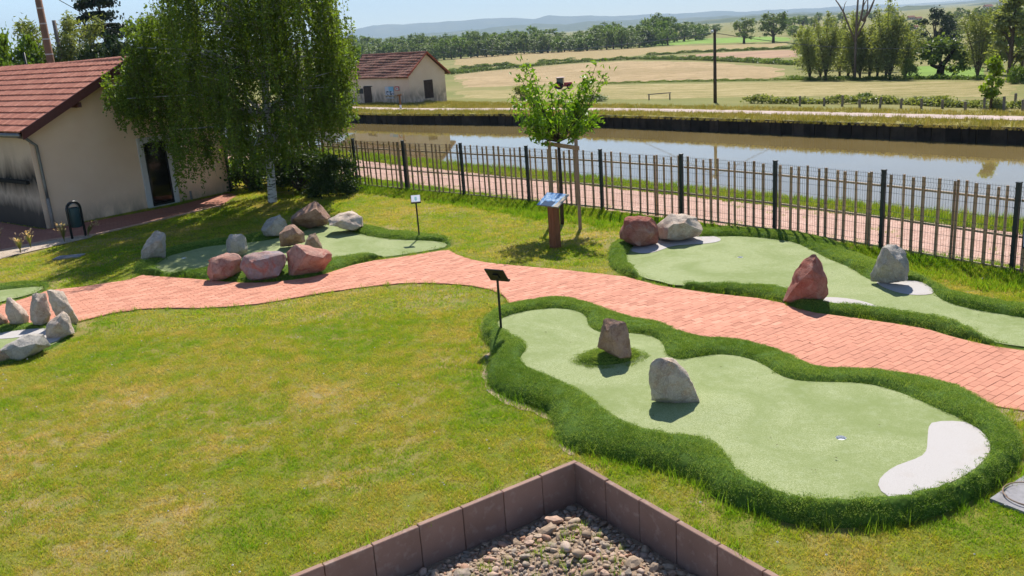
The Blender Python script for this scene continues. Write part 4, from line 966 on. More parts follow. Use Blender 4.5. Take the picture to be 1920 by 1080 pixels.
_b = G(1042, 466); _q = [G(1006, 384, .93), G(1046, 389, .93), G(1067, 364, 1.13), G(1026, 360.5, 1.13)]
_fx = (_q[1] - _q[0]).normalized(); _m = wall_M((_b.x, _b.y + .09, 0), _fx)
bm = bmesh.new(); box(bm, (0, 0, .46), (.185, .185, .98), _m, bevel=.01); obj('post', bm, MAT_TIMBER, lec)
n_ = (_q[1] - _q[0]).cross(_q[3] - _q[0]).normalized()
bm = bmesh.new(); top = [bm.verts.new(p) for p in _q]; bot = [bm.verts.new(p - n_ * .022) for p in _q]; bm.faces.new(top); bm.faces.new(bot[::-1])
for i in range(4): bm.faces.new((bot[i], bot[(i + 1) % 4], top[(i + 1) % 4], top[i]))
obj('panel_board', bm, MAT_ALU, lec)
_o = (_q[0] + _q[2]) / 2; me = mesh_np('printed_panel', [(*((p - _o) * .97),) for p in _q], np.array([(0, 1, 2, 3)])); me.materials.append(m_infopanel())
# give the print its own axes
_w = (_q[1] - _q[0]).length; _h = (_q[3] - _q[0]).length; xd = _fx; yd = n_.cross(xd)
Mx = Matrix(((xd.x, yd.x, n_.x, _o.x), (xd.y, yd.y, n_.y, _o.y), (xd.z, yd.z, n_.z, _o.z), (0, 0, 0, 1))) @ Matrix.Translation((0, 0, .004)); Mi = Mx.inverted()
for v, p in zip(me.vertices, _q): v.co = (Mi @ (_o + (p - _o) * .97 + n_ * .004))
o = bpy.data.objects.new('printed_panel', me); o.matrix_basis = Mx; link(o, lec)

bin_ = thing('litter_bin', 'black arched litter bin with a dark green barrel by the house', 'litter bin', tuple(G(148, 446)))
p1, p2 = G(136, 449), G(161, 443); _d = (p2 - p1); _L = _d.length; _d.normalize(); c_ = (p1 + p2) / 2
pts = [p1 + Vector((0, 0, -.05)), p1 + Vector((0, 0, .4)), p1 + Vector((0, 0, .78))] + [c_ - _d * (_L / 2 * math.cos(t)) + Vector((0, 0, .78 + _L / 2 * math.sin(t))) for t in np.linspace(.25, math.pi - .25, 9)] + [p2 + Vector((0, 0, .78)), p2 + Vector((0, 0, .4)), p2 + Vector((0, 0, -.05))]
bm = bmesh.new(); tube(bm, pts, .034, 10); obj('arch_frame', bm, MAT_BLACK, bin_, smooth_=True)
bm = bmesh.new(); _n = Vector((-_d.y, _d.x, 0)); R0 = _L / 2 - .05
ringz = [(.30, .9), (.34, 1.0), (.80, 1.0), (.82, .96)]; rings = []
for z, s in ringz: rings.append([bm.verts.new(c_ + _d * (R0 * s * math.cos(t)) + _n * (R0 * s * math.sin(t)) + Vector((0, 0, z))) for t in np.linspace(0, 2 * math.pi, 21)[:-1]])
for a_, b_ in zip(rings, rings[1:]):
    for j in range(20): bm.faces.new((a_[j], a_[(j + 1) % 20], b_[(j + 1) % 20], b_[j]))
bm.faces.new(rings[0][::-1]); obj('barrel', bm, plain('dark_teal_metal', (.014, .045, .05), .45, .4, var=.1), bin_, smooth_=True)
bm = bmesh.new(); tube(bm, [c_ - _d * (R0 * .9 * math.cos(t)) + Vector((0, 0, .80 + R0 * .9 * math.sin(t))) for t in np.linspace(0, math.pi, 11)], .012, 6); obj('hood', bm, MAT_ALU, bin_)

# ================================================================== house on the left
def on_plane(px, py, o, n):
    d = Vector(ray(px, py)); o = Vector(o); n = Vector(n); c = Vector((0, 0, CH)); return c + d * ((o - c).dot(n) / d.dot(n))
HA = G(88, 430); HC = G(437, 358); g_ = (HC - HA); GL = g_.length; g_.normalize(); e_ = Vector((-g_.y, g_.x, 0))       # gable direction, length direction (away)
HL = 11.5; EZ, RZ0, RZ1 = 2.86, 4.44, 4.30
def m_render(name, a, b, stain=None):
    n = NT(name); f = n.noise(1.2, 4); g = n.noise(45, 3); c = n.mix(n.frange(f, .3, .7), a, b)
    if stain:
        sep = n.n('ShaderNodeSeparateXYZ'); n.l(n.pos(), sep.inputs[0]); z = sep.outputs[2]
        st = n.noise(2.6, 5, n.mapv(n.pos(), (1, 1, .35)), .65, .6)
        low = n.math('MULTIPLY', n.frange(n.math('ADD', z, n.math('MULTIPLY', st, 1.0)), .35, 1.1, 1, 0), n.frange(st, .35, .6))
        c = n.mix(n.math('MULTIPLY', low, stain), c, (.035, .03, .026, 1))
    return n.bsdf(c, .92, .12, n.bump(g, .3, .008))
MAT_WALL = m_render('beige_render', (.80, .565, .39, 1), (.86, .63, .45, 1), .75)
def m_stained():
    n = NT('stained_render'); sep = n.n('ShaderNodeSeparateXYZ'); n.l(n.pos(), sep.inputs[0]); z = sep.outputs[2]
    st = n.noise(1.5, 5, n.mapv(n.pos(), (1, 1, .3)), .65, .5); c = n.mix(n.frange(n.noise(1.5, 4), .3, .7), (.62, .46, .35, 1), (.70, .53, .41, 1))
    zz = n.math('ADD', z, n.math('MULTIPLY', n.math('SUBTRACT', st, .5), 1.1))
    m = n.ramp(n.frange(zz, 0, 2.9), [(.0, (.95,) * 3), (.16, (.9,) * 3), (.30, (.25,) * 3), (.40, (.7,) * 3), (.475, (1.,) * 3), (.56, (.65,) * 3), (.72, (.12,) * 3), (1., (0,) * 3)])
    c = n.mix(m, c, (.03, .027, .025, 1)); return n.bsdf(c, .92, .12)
house = thing('house', 'beige house with red tiled roof and white-framed door under the birch', 'house', tuple(HA))
def R3(s, l, z): return HA + g_ * s + e_ * l + Vector((0, 0, z))
MID = GL / 2 + .06
# walls
bm = bmesh.new(); v = [bm.verts.new(R3(*q)) for q in ((0, 0, -.3), (GL, 0, -.3), (GL, 0, EZ), (MID, 0, RZ0 - .14), (0, 0, EZ))]; bm.faces.new(v)
v2 = [bm.verts.new(R3(*q)) for q in ((0, HL, -.3), (GL, HL, -.3), (GL, HL, EZ), (MID, HL, RZ1 - .14), (0, HL, EZ))]; bm.faces.new(v2[::-1]); bm.faces.new((v[1], v2[1], v2[2], v[2]))
bmesh.ops.recalc_face_normals(bm, faces=bm.faces[:]); obj('gable_wall', bm, MAT_WALL, house)
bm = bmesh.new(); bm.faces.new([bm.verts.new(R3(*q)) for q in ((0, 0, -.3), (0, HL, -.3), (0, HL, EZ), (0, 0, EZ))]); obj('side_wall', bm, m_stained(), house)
bm = bmesh.new(); box(bm, (0, 0, 0), (HL - .5, .10, .10), wall_M(R3(-.05, HL / 2 + .2, 1.33), e_)); obj('wall_ledge', bm, plain('black_ledge', (.03, .028, .026), .9, .1), house)
# quoin strip at the corner
# roof
OV, OG = .30, .38; sl = (RZ0 - EZ) / MID
MAT_TILE_BASE = plain('roof_underlay', (.10, .045, .03), .9, .1)
def roof_pt(s, l): zr = RZ0 + (RZ1 - RZ0) * l / HL; return R3(s, l, EZ + .08 + (zr - EZ) * (1 - abs(s - MID) / MID) )
bm = bmesh.new(); rows_ = [[bm.verts.new(roof_pt(s, l)) for s in (-OV, MID, GL + OV)] for l in (-OG, HL + OG)]; rb = [[bm.verts.new(v.co - Vector((0, 0, .09))) for v in r] for r in rows_]
for i in (0, 1): bm.faces.new((rows_[0][i], rows_[0][i + 1], rows_[1][i + 1], rows_[1][i])); bm.faces.new((rb[0][i + 1], rb[0][i], rb[1][i], rb[1][i + 1]))
obj('roof_deck', bm, MAT_TILE_BASE, house)
def m_tile(name, a, b, c3, moss=0.):
    n = NT(name); r = n.rand(); i = n.island(); rr = n.math('FRACT', n.math('ADD', r, i)); f = n.noise(7, 4); c = n.ramp(rr, [(0, a), (.6, b), (1, c3)])
    c = n.mix(n.frange(f, .4, .75, 0, .4), c, tuple(x * .6 for x in a[:3]) + (1,))
    if moss: c = n.mix(n.frange(n.noise(1.3, 4), .45, .7, 0, moss), c, (.10, .075, .05, 1))
    return n.bsdf(c, .85, .2, n.bump(n.noise(40, 3), .25, .006))
MAT_TILE = m_tile('roof_tile', (.42, .155, .105, 1), (.50, .20, .135, 1), (.56, .24, .165, 1)); MAT_TILE_OLD = m_tile('old_roof_tile', (.24, .105, .075, 1), (.32, .14, .10, 1), (.38, .18, .125, 1), .6)
def tile_mesh(w, L, th):
    bm = bmesh.new(); xs = (-.5, -.36, -.18, .18, .36, .5); zs = (.0, .018, .004, .004, .018, .0)
    for x0 in (0,):
        lo = [bm.verts.new((x * w, -L * .5, th + z)) for x, z in zip(xs, zs)]; hi = [bm.verts.new((x * w, L * .5, .004 + z)) for x, z in zip(xs, zs)]; dn = [bm.verts.new((x * w, -L * .5, z * .3 - .004)) for x, z in zip(xs, zs)]
        for j in range(5): bm.faces.new((lo[j], lo[j + 1], hi[j + 1], hi[j])); bm.faces.new((dn[j], dn[j + 1], lo[j + 1], lo[j]))
    me = bpy.data.meshes.new('tile'); bm.to_mesh(me); bm.free(); return me
def slope_frame(p0, along, up):
    """x = along the eave, y = up the slope, z = out of the roof"""
    x = along.normalized(); y = (up - x * up.dot(x)).normalized(); z = x.cross(y)
    if z.z < 0: x = -x; z = x.cross(y)
    return Matrix(((x.x, y.x, z.x, p0.x), (x.y, y.y, z.y, p0.y), (x.z, y.z, z.z, p0.z), (0, 0, 0, 1)))
p0 = roof_pt(-OV, -OG); pr = roof_pt(MID, -OG); pl = roof_pt(-OV, HL + OG); upv = pr - p0; SL = upv.length; nrow = 12; gauge = SL / nrow; tw = .25
M0 = slope_frame(p0, pl - p0, upv); sgn = 1 if (M0.to_3x3() @ Vector((1, 0, 0))).dot(e_) > 0 else -1
tile_me = tile_mesh(tw - .004, gauge + .06, .035); tile_me.materials.append(MAT_TILE)
V, F = [], []
for c in range(int((HL + 2 * OG) / tw)):
    for r in range(nrow):
        M = M0 @ Matrix.Translation((sgn * (c + .5) * tw, (r + .5) * gauge, .006 + random.uniform(0, .006))) @ Matrix.Rotation(random.gauss(0, .006), 4, 'Z')
        if c < 25: add('tile', tile_me, M, house)
        else:
            b0 = len(V); V += [tuple(M @ v.co) for v in tile_me.vertices]; F += [[b0 + i for i in p.vertices] for p in tile_me.polygons]
obj('tiles_beyond', mesh_np('tiles_beyond', V, np.array(F)), MAT_TILE, house, kind='stuff')
bm = bmesh.new(); box(bm, (0, 0, .045), (.235, .40, .06), bevel=.0)
me = bpy.data.meshes.new('ridge_tile'); 
bm.free(); bm = bmesh.new()
for k, s in ((0, 1.0), (1, .92)): 
    pass
arc = np.linspace(0, math.pi, 7); ra = [bm.verts.new((.12 * math.cos(t), -.21, .09 * math.sin(t))) for t in arc]; rb_ = [bm.verts.new((.105 * math.cos(t), .21, .08 * math.sin(t))) for t in arc]
for j in range(6): bm.faces.new((ra[j], ra[j + 1], rb_[j + 1], rb_[j]))
bm.faces.new(ra[::-1]); bm.to_mesh(me); bm.free(); me.materials.append(MAT_TILE)
for k in range(int((HL + 2 * OG) / .38)):
    p = roof_pt(MID, -OG + .19 + k * .38); add('ridge_tile', me, Matrix.Translation(p + Vector((0, 0, .0))) @ Matrix.Rotation(math.atan2(e_.y, e_.x) - math.pi / 2, 4, 'Z'), house)
MAT_BARGE = plain('maroon_barge_board', (.11, .036, .03), .6, .3, var=.15)
for sA, sB in ((-OV, MID), (GL + OV, MID)):
    a, b = roof_pt(sA, -OG - .02), roof_pt(sB, -OG - .02); bm = bmesh.new()
    q = [a + Vector((0, 0, .05)), b + Vector((0, 0, .05)), b - Vector((0, 0, .21)), a - Vector((0, 0, .21))]; o1 = [bm.verts.new(p - e_ * .02) for p in q]; o2 = [bm.verts.new(p + e_ * .015) for p in q]
    bm.faces.new(o1); bm.faces.new(o2[::-1])
    for i in range(4): bm.faces.new((o1[i], o2[i], o2[(i + 1) % 4], o1[(i + 1) % 4]))
    bmesh.ops.recalc_face_normals(bm, faces=bm.faces[:]); obj('barge_board', bm, MAT_BARGE, house)
for s in (MID, MID * .45, MID * 1.55):
    p = roof_pt(s, -OG / 2) - Vector((0, 0, .30)); bm = bmesh.new(); box(bm, (0, 0, 0), (.11, OG + .02, .14), wall_M(p, g_)); obj('purlin_end', bm, MAT_BARGE, house)
# gutter and downpipe
MAT_ZINC = plain('zinc', (.20, .20, .20), .45, .5, .5, var=.15)
bm = bmesh.new(); tube(bm, [roof_pt(-OV - .05, l) - Vector((0, 0, .06)) for l in (-OG + .05, HL)], .062, 8); obj('gutter', bm, MAT_ZINC, house, smooth_=True)
bm = bmesh.new(); tube(bm, [roof_pt(-OV - .03, -.12) - Vector((0, 0, .10)), R3(-.1, -.08, EZ - .26), R3(.16, -.06, EZ - .50), R3(.17, -.06, 1.2), R3(.17, -.06, .85)], .042, 8); obj('downpipe', bm, MAT_ZINC, house, smooth_=True)
bm = bmesh.new(); tube(bm, [R3(.17, -.06, .87), R3(.17, -.06, -.05)], .052, 8); obj('downpipe_foot', bm, plain('cast_iron_sleeve', (.26, .23, .21), .7, .3), house, smooth_=True)
bm = bmesh.new(); tube(bm, [R3(GL - .12, -.06, EZ - .3), R3(GL - .12, -.06, -.05)], .042, 8); obj('downpipe', bm, plain('dark_pipe', (.03, .03, .03), .5, .4), house, smooth_=True)
# door
_n3 = -e_; dl = on_plane(262, 275, HA, _n3); dl0 = on_plane(278, 393, HA, _n3); dr0 = on_plane(337, 382, HA, _n3)
s0 = (dl0 - HA).dot(g_); s1 = (dr0 - HA).dot(g_); dh = 2.02; MAT_FRAME = plain('white_door_surround', (.56, .55, .53), .7, .3, var=.06)
dM = wall_M(R3(0, 0, 0), g_)
for nm, c, s in (('door_jamb', (s0 + .085, -.02, dh / 2 - .03), (.17, .07, dh)), ('door_jamb', (s1 - .085, -.02, dh / 2 - .03), (.17, .07, dh)), ('door_lintel', ((s0 + s1) / 2, -.02, dh + .055), (s1 - s0, .07, .17)), ('door_sill', ((s0 + s1) / 2, -.05, .005), (s1 - s0 - .34, .09, .05))):
    bm = bmesh.new(); box(bm, c, s, dM, bevel=.004); obj(nm, bm, MAT_FRAME, house)
door = None; bm = bmesh.new(); w_ = s1 - s0 - .34; cx_ = (s0 + s1) / 2
for c, s in (((cx_ - w_ / 2 + .025, -.022, dh / 2), (.05, .03, dh - .06)), ((cx_ + w_ / 2 - .025, -.022, dh / 2), (.05, .03, dh - .06)), ((cx_, -.022, dh - .055), (w_ - .1, .03, .05)), ((cx_, -.022, .06), (w_ - .1, .03, .07))): box(bm, c, s, dM)
door = obj('door', bm, MAT_BLACK, house)
n = NT('dark_door_glass'); n.bsdf((.008, .008, .007, 1), .06, .5); bm = bmesh.new(); box(bm, (cx_, -.012, dh / 2), (w_ - .1, .012, dh - .1), dM); obj('pane', bm, n.m, door)
bm = bmesh.new(); tube(bm, [dM @ Vector((cx_ + .9 - .02, -.03, 0)) + g_ * .1, dM @ Vector((cx_ + .9 - .02, -.03, .28)) + g_ * .1], .035, 8); obj('wall_vent_pipe', bm, MAT_ZINC, house)

# terrace, kerb and gravel strip in front of the gable
def m_terr():
    n = NT('terrace_brick'); b = n.n('ShaderNodeTexBrick'); b.inputs['Scale'].default_value = 1.0; b.inputs['Brick Width'].default_value = .21; b.inputs['Row Height'].default_value = .105; b.inputs['Mortar Size'].default_value = .004
    b.inputs['Color1'].default_value = (.36, .15, .105, 1); b.inputs['Color2'].default_value = (.42, .185, .13, 1); b.inputs['Mortar'].default_value = (.2, .1, .07, 1)
    n.l(n.mapv(n.pos(), rot=(0, 0, -.4)), b.inputs['Vector']); return n.bsdf(b.outputs[0], .9, .15)
tp = gpoly([(-120, 396), (85, 431), (260, 399), (330, 386), (430, 361), (444, 367), (411, 387), (180, 440), (100, 449), (0, 471), (-120, 500)], .01)
V, F = cdt_region(tp, [], .6); obj('terrace', mesh_np('terrace', np.c_[V, np.full(len(V), .012)], F), m_terr(), kind='structure')
def ribbon(name, pxs, w, h, mat, z=0.0):
    P = [G(x, y, z) for x, y in pxs]; bm = bmesh.new()
    for a, b in zip(P, P[1:]):
        d = (b - a); box(bm, (d.length / 2, 0, h / 2 - .03), (d.length + .01, w, h + .06), wall_M(a, d))
    return obj(name, bm, mat, kind='structure')
ribbon('terrace_kerb', [(-120, 501), (0, 471.5), (100, 450), (180, 440.5), (300, 413), (412, 387)], .09, .035, plain('pink_kerb', (.52, .33, .25), .9, .15, var=.1))
gp = gpoly([(-120, 503), (0, 473), (100, 451.5), (176, 441.5), (171, 446.5), (100, 463), (60, 472), (0, 487), (-120, 520)], .0); V, F = cdt_region(gp, [], .3)
obj('gravel_strip', mesh_np('gravel_strip', np.c_[V, np.full(len(V), .02)], F), m_gravel('pale_gravel', (.36, .28, .21, 1), (.55, .45, .36, 1), 35), kind='structure')
MAT_REED = m_grass('ornamental_grass', [(.14, .18, .03), (.22, .22, .05), (.30, .24, .09)], spread=1., trans=.4); MAT_PLUME = m_grass('dry_plumes', [(.42, .28, .17), (.52, .36, .23), (.58, .44, .30)], spread=1., trans=.4)
def ogr(base, h, label, lean=0.):
    b = G(*base, .02); t = thing('ornamental_grass', label, 'ornamental grass', tuple(b), 'ornamental grasses in the gravel strip'); V = []; F = []; V2 = []; F2 = []
    for k in range(70):
        a = random.uniform(0, 6.28); r = random.uniform(.1, .55) * h * .55; hh = h * random.uniform(.55, .95); q = Vector((math.cos(a), math.sin(a), 0)); pts = [b + q * (r * s ** 2.0) + Vector((lean * s * s * .2, 0, hh * (s - .18 * s ** 3))) for s in (0, .4, .75, 1.)]
        sd = Vector((-q.y, q.x, 0)) * .009; k0 = len(V)
        for i, p in enumerate(pts): f_ = 1 - i / 3.2; V += [tuple(p - sd * f_), tuple(p + sd * f_)]
        F += [(k0 + 2 * i, k0 + 2 * i + 1, k0 + 2 * i + 3, k0 + 2 * i + 2) for i in range(3)]
        if k % 3 == 0:
            p = pts[-1] + Vector((0, 0, .02)); k1 = len(V2)
            for i in range(5):
                s = i / 4; c = p + q * (.05 * s) + Vector((0, 0, .11 * s - .06 * s * s)); ww = .018 * math.sin(math.pi * (.15 + .8 * s)); V2 += [tuple(c - Vector((-q.y, q.x, .2)) * ww), tuple(c + Vector((-q.y, q.x, .2)) * ww)]
            F2 += [(k1 + 2 * i, k1 + 2 * i + 1, k1 + 2 * i + 3, k1 + 2 * i + 2) for i in range(4)]
    obj('blades', mesh_np('blades', V, np.array(F)), MAT_REED, t); obj('plumes', mesh_np('plumes', V2, np.array(F2)), MAT_PLUME, t)
ogr((0, 462), .55, 'ornamental grass clump cut by the left edge of the picture'); ogr((39, 474), .55, 'ornamental grass clump nearest the lawn in the gravel strip, second from left'); ogr((58, 464), .52, 'ornamental grass clump behind another in the gravel strip, third from left'); ogr((121, 453), .60, 'largest ornamental grass clump just left of the litter bin'); ogr((165, 443), .46, 'ornamental grass clump just right of the litter bin', 1.)
# covers in the lawn
MAT_SLAB = plain('grey_slab', (.26, .25, .26), .85, .2, var=.25, scale=6, bump=.5, bscale=25)
slab = thing('drain_cover', 'grey square drain slab with a round lid mark in the lawn at right', 'drain cover', tuple(G(1920, 920)))
q = [G(1856, 937, .02), G(1935, 968, .02), G(2010, 930, .02), G(1925, 890, .02)]; bm = bmesh.new(); prism(bm, [tuple(p[:2]) for p in q], -.05, .035); obj('slab', bm, MAT_SLAB, slab)
c_ = (q[0] + q[2]) / 2 ; bm = bmesh.new(); tube(bm, [c_ + Vector((.235 * math.cos(t), .235 * math.sin(t), .037)) for t in np.linspace(0, 2 * math.pi, 33)], .007, 5, caps=False); obj('lid_ring', bm, plain('rust_ring', (.28, .20, .15), .9, .1), slab)
bm = bmesh.new(); prism(bm, [(c_.x + .21 * math.cos(t), c_.y + .21 * math.sin(t)) for t in np.linspace(0, 2 * math.pi, 25)[:-1]], .03, .042); obj('lid', bm, MAT_SLAB, slab)
mc = G(129, 483); o = obj('manhole_cover', (lambda b: (prism(b, [(mc.x - .3, mc.y - .2), (mc.x + .3, mc.y - .12), (mc.x + .32, mc.y + .2), (mc.x - .28, mc.y + .14)], -.03, .035), b)[1])(bmesh.new()), MAT_SLAB, label='small grey cover lying in the lawn in the birch shade', category='cover')

# ================================================================== canal-side hut across the water
K = G(770.7, 196, -.95); Tn = Vector((*CT, 0)); Nn = Vector((*CN, 0))
def solve(dir_, target):
    lo, hi = 0., 14.
    for _ in range(50):
        m = (lo + hi) / 2; x = to_px([tuple(K + dir_ * m)])[0][0]
        if (x > target) == (dir_ is not Tn and dir_.x > 0): hi = m
        else: lo = m
    return (lo + hi) / 2
La = solve(-Tn, 659); Lb = solve(Nn, 838)
hut = thing('canal_hut', 'small beige hut with an old tiled roof across the canal', 'hut', tuple(K))
def H3(a, b, z): return K - Tn * a + Nn * b + Vector((0, 0, z))
def above(pt, px, py): return at_dist(px, py, pt).z
zE = above(K, 767.5, 139.5); _apx = H3(0, Lb / 2, 0); zR = above(_apx, 800, 99.5); zE2 = zE
MAT_HUT = m_render('hut_render', (.70, .52, .385, 1), (.76, .585, .45, 1), .55)
bm = bmesh.new(); zb = -2.2 - K.z
va = [bm.verts.new(H3(*q) + Vector((0, 0, 0))) for q in ((0, 0, zb), (0, Lb, zb), (0, Lb, zE - K.z), (0, Lb / 2, zR - K.z), (0, 0, zE - K.z))]
vb = [bm.verts.new(H3(*q)) for q in ((La, 0, zb), (La, Lb, zb), (La, Lb, zE - K.z), (La, Lb / 2, zR - K.z), (La, 0, zE - K.z))]
bm.faces.new(va); bm.faces.new(vb[::-1]); bm.faces.new((va[0], va[4], vb[4], vb[0])); bm.faces.new((va[1], vb[1], vb[2], va[2])); bmesh.ops.recalc_face_normals(bm, faces=bm.faces[:]); obj('walls', bm, MAT_HUT, hut)
ov = .32; slp = (zR - zE) / (Lb / 2)
def hr(a, b): return H3(a, b, zE - K.z + .06 + (zR - zE) * (1 - abs(b - Lb / 2) / (Lb / 2)))
bm = bmesh.new(); r0 = [bm.verts.new(hr(-.28, b)) for b in (-ov, Lb / 2, Lb + ov)]; r1 = [bm.verts.new(hr(La + .2, b)) for b in (-ov, Lb / 2, Lb + ov)]; r0b = [bm.verts.new(v.co - Vector((0, 0, .08))) for v in r0]; r1b = [bm.verts.new(v.co - Vector((0, 0, .08))) for v in r1]
for i in (0, 1): bm.faces.new((r0[i], r0[i + 1], r1[i + 1], r1[i])); bm.faces.new((r0b[i], r0b[i + 1], r1b[i + 1], r1b[i])); bm.faces.new((r0[i], r0b[i], r0b[i + 1], r0[i + 1]))
for i in (0, 2): bm.faces.new((r0[i], r1[i], r1b[i], r0b[i]))
roof = obj('roof', bm, MAT_TILE_BASE, hut)
def tile_field(p0, pl, pr, nrow, tw, mat, parent, name):
    up = pr - p0; L = (pl - p0).length; SLn = up.length; gz = SLn / nrow; M = slope_frame(p0, pl - p0, up); sg = 1 if (M.to_3x3() @ Vector((1, 0, 0))).dot(pl - p0) > 0 else -1
    me = tile_mesh(tw, gz + .07, .06); V, F = [], []
    for c in range(int(L / tw)):
        for r in range(nrow):
            X = M @ Matrix.Translation((sg * (c + .5) * tw, (r + .5) * gz, .008 + random.uniform(0, .018) + .025 * math.sin(c * .35 + r))) @ Matrix.Rotation(random.gauss(0, .02), 4, 'Z'); b0 = len(V); V += [tuple(X @ v.co) for v in me.vertices]; F += [[b0 + i for i in p.vertices] for p in me.polygons]
    obj(name, mesh_np(name, V, np.array(F)), mat, parent, kind='stuff')
tile_field(hr(-.28, -ov), hr(La + .2, -ov), hr(-.28, Lb / 2), 9, .26, MAT_TILE_OLD, hut, 'roof_tiles'); tile_field(hr(-.28, Lb + ov), hr(La + .2, Lb + ov), hr(-.28, Lb / 2), 9, .26, MAT_TILE_OLD, hut, 'roof_tiles')
MAT_VERGE_TILE = m_tile('verge_tile', (.34, .085, .05, 1), (.42, .11, .065, 1), (.46, .14, .09, 1))
for sA, sB in ((-ov, Lb / 2), (Lb + ov, Lb / 2)):
    for k in range(10):
        p = hr(-.30, sA + (sB - sA) * (k + .5) / 10); d = hr(-.30, sB) - hr(-.30, sA); bm = bmesh.new(); M = slope_frame(p, Tn, d); box(bm, (0, 0, .02), (.18, d.length / 10 + .03, .09), M @ Matrix.Rotation(.07, 4, 'X')); obj('verge_tile', bm, MAT_VERGE_TILE, hut)
bm = bmesh.new(); tube(bm, [hr(-.3, Lb / 2) + Vector((0, 0, .03)), hr(La + .2, Lb / 2) + Vector((0, 0, .03))], .10, 8); obj('ridge', bm, MAT_TILE_OLD, hut)
MAT_OLDWOOD = plain('old_brown_wood', (.055, .035, .028), .8, .2, var=.3, scale=5)
def wall_rect(name, px0, py0, px1, py1, o, nrm, depth, mat, parent, out=.03):
    a = on_plane(px0, py0, o, nrm); b = on_plane(px1, py0, o, nrm); c = on_plane(px1, py1, o, nrm); d = on_plane(px0, py1, o, nrm); nv = Vector(nrm).normalized(); 
    if nv.dot(Vector((0, 0, CH)) - a) < 0: nv = -nv
    hx = (b - a); hx.z = 0; hw = hx.length; M = wall_M((a + b) / 2 * .5 + (c + d) / 2 * .5, hx); h = ((a.z + b.z) - (c.z + d.z)) / 2; yv = M.to_3x3() @ Vector((0, 1, 0)); sg = 1 if yv.dot(nv) > 0 else -1
    bm = bmesh.new(); box(bm, (0, sg * (out - depth / 2), 0), (hw, depth, h), M); return obj(name, bm, mat, parent)
KN = tuple(Nn); KT = tuple(Tn)
dr_ = wall_rect('door', 683.5, 162.5, 697.5, 201, K, KN, .06, MAT_OLDWOOD, hut); wall_rect('lintel', 682.5, 161.2, 698, 162.6, K, KN, .06, MAT_DARK, hut, .045)
wall_rect('window', 669.5, 166, 681, 175.6, K, KN, .05, MAT_DARK, hut); sh = wall_rect('shutter', 795.5, 149.5, 812, 184, K, KT, .06, MAT_OLDWOOD, hut); wall_rect('sill', 795, 184, 813, 185.8, K, KT, .1, MAT_HUT, hut, .06)
def m_poster(name, kind):
    n = NT(name); tc = n.n('ShaderNodeTexCoord').outputs['Generated']; sep = n.n('ShaderNodeSeparateXYZ'); n.l(tc, sep.inputs[0]); x, z = sep.outputs[0], sep.outputs[2]
    if kind == 0:
        c = n.mix(n.math('GREATER_THAN', z, .62), n.mix(n.math('GREATER_THAN', n.noise(4.5, 2, tc), .5), (.05, .06, .08, 1), (.5, .5, .55, 1)), n.mix(n.math('GREATER_THAN', x, .42), (.5, .5, .56, 1), (.20, .42, .58, 1)))
        c = n.mix(n.math('LESS_THAN', z, .10), c, (.6, .58, .6, 1))
    else:
        dx = n.math('ABSOLUTE', n.math('SUBTRACT', x, .5)); dz = n.math('ABSOLUTE', n.math('SUBTRACT', z, .45)); inn = n.math('LESS_THAN', n.math('MAXIMUM', dx, dz), .32); c = n.mix(inn, (.45, .03, .05, 1), (.65, .62, .6, 1)); c = n.mix(n.math('LESS_THAN', n.math('MAXIMUM', dx, dz), .13), c, (.03, .05, .04, 1))
    return n.bsdf(c, .5, .3)
po = wall_rect('poster', 723.5, 162.5, 739, 184.5, K, KN, .03, m_poster('grey_blue_poster', 0), None, .06); po['label'] = 'grey and blue poster on the front wall of the canal hut'; po['category'] = 'poster'
rd = wall_rect('notice', 741, 162, 749, 169.7, K, KN, .03, m_poster('red_notice', 1), None, .06); rd['label'] = 'small red framed notice on the canal hut right of the poster'; rd['category'] = 'notice'
wall_rect('shelf', 723, 178.4, 745, 180.4, K, KN, .22, plain('bare_wood', (.55, .42, .28), .8, .2), hut, .24)
pk = thing('crank_post', 'rusty post with a white foot in front of the canal hut', 'post', tuple(G(751.5, 204, -.9))); b = G(751.5, 204, -.9)
bm = bmesh.new(); tube(bm, [b + Vector((0, 0, .3)), b + Vector((0, 0, 1.15))], .07, 8); box(bm, (b.x, b.y, b.z + 1.1), (.34, .12, .1)); obj('shaft', bm, plain('rust', (.20, .09, .035), .9, .1, var=.3), pk); bm = bmesh.new(); tube(bm, [b + Vector((0, 0, -.05)), b + Vector((0, 0, .32))], .085, 8); obj('foot', bm, plain('white_paint', (.62, .62, .64), .6, .3), pk)
bs = thing('blue_sign', 'square blue and white sign left of the canal hut', 'sign', tuple(G(656, 204, -.9))); b = G(656.5, 205, -.9)
bm = bmesh.new(); tube(bm, [b + Vector((0, 0, -.1)), at_dist(655, 160, b)], .03, 6); obj('post', bm, MAT_ALU, bs)
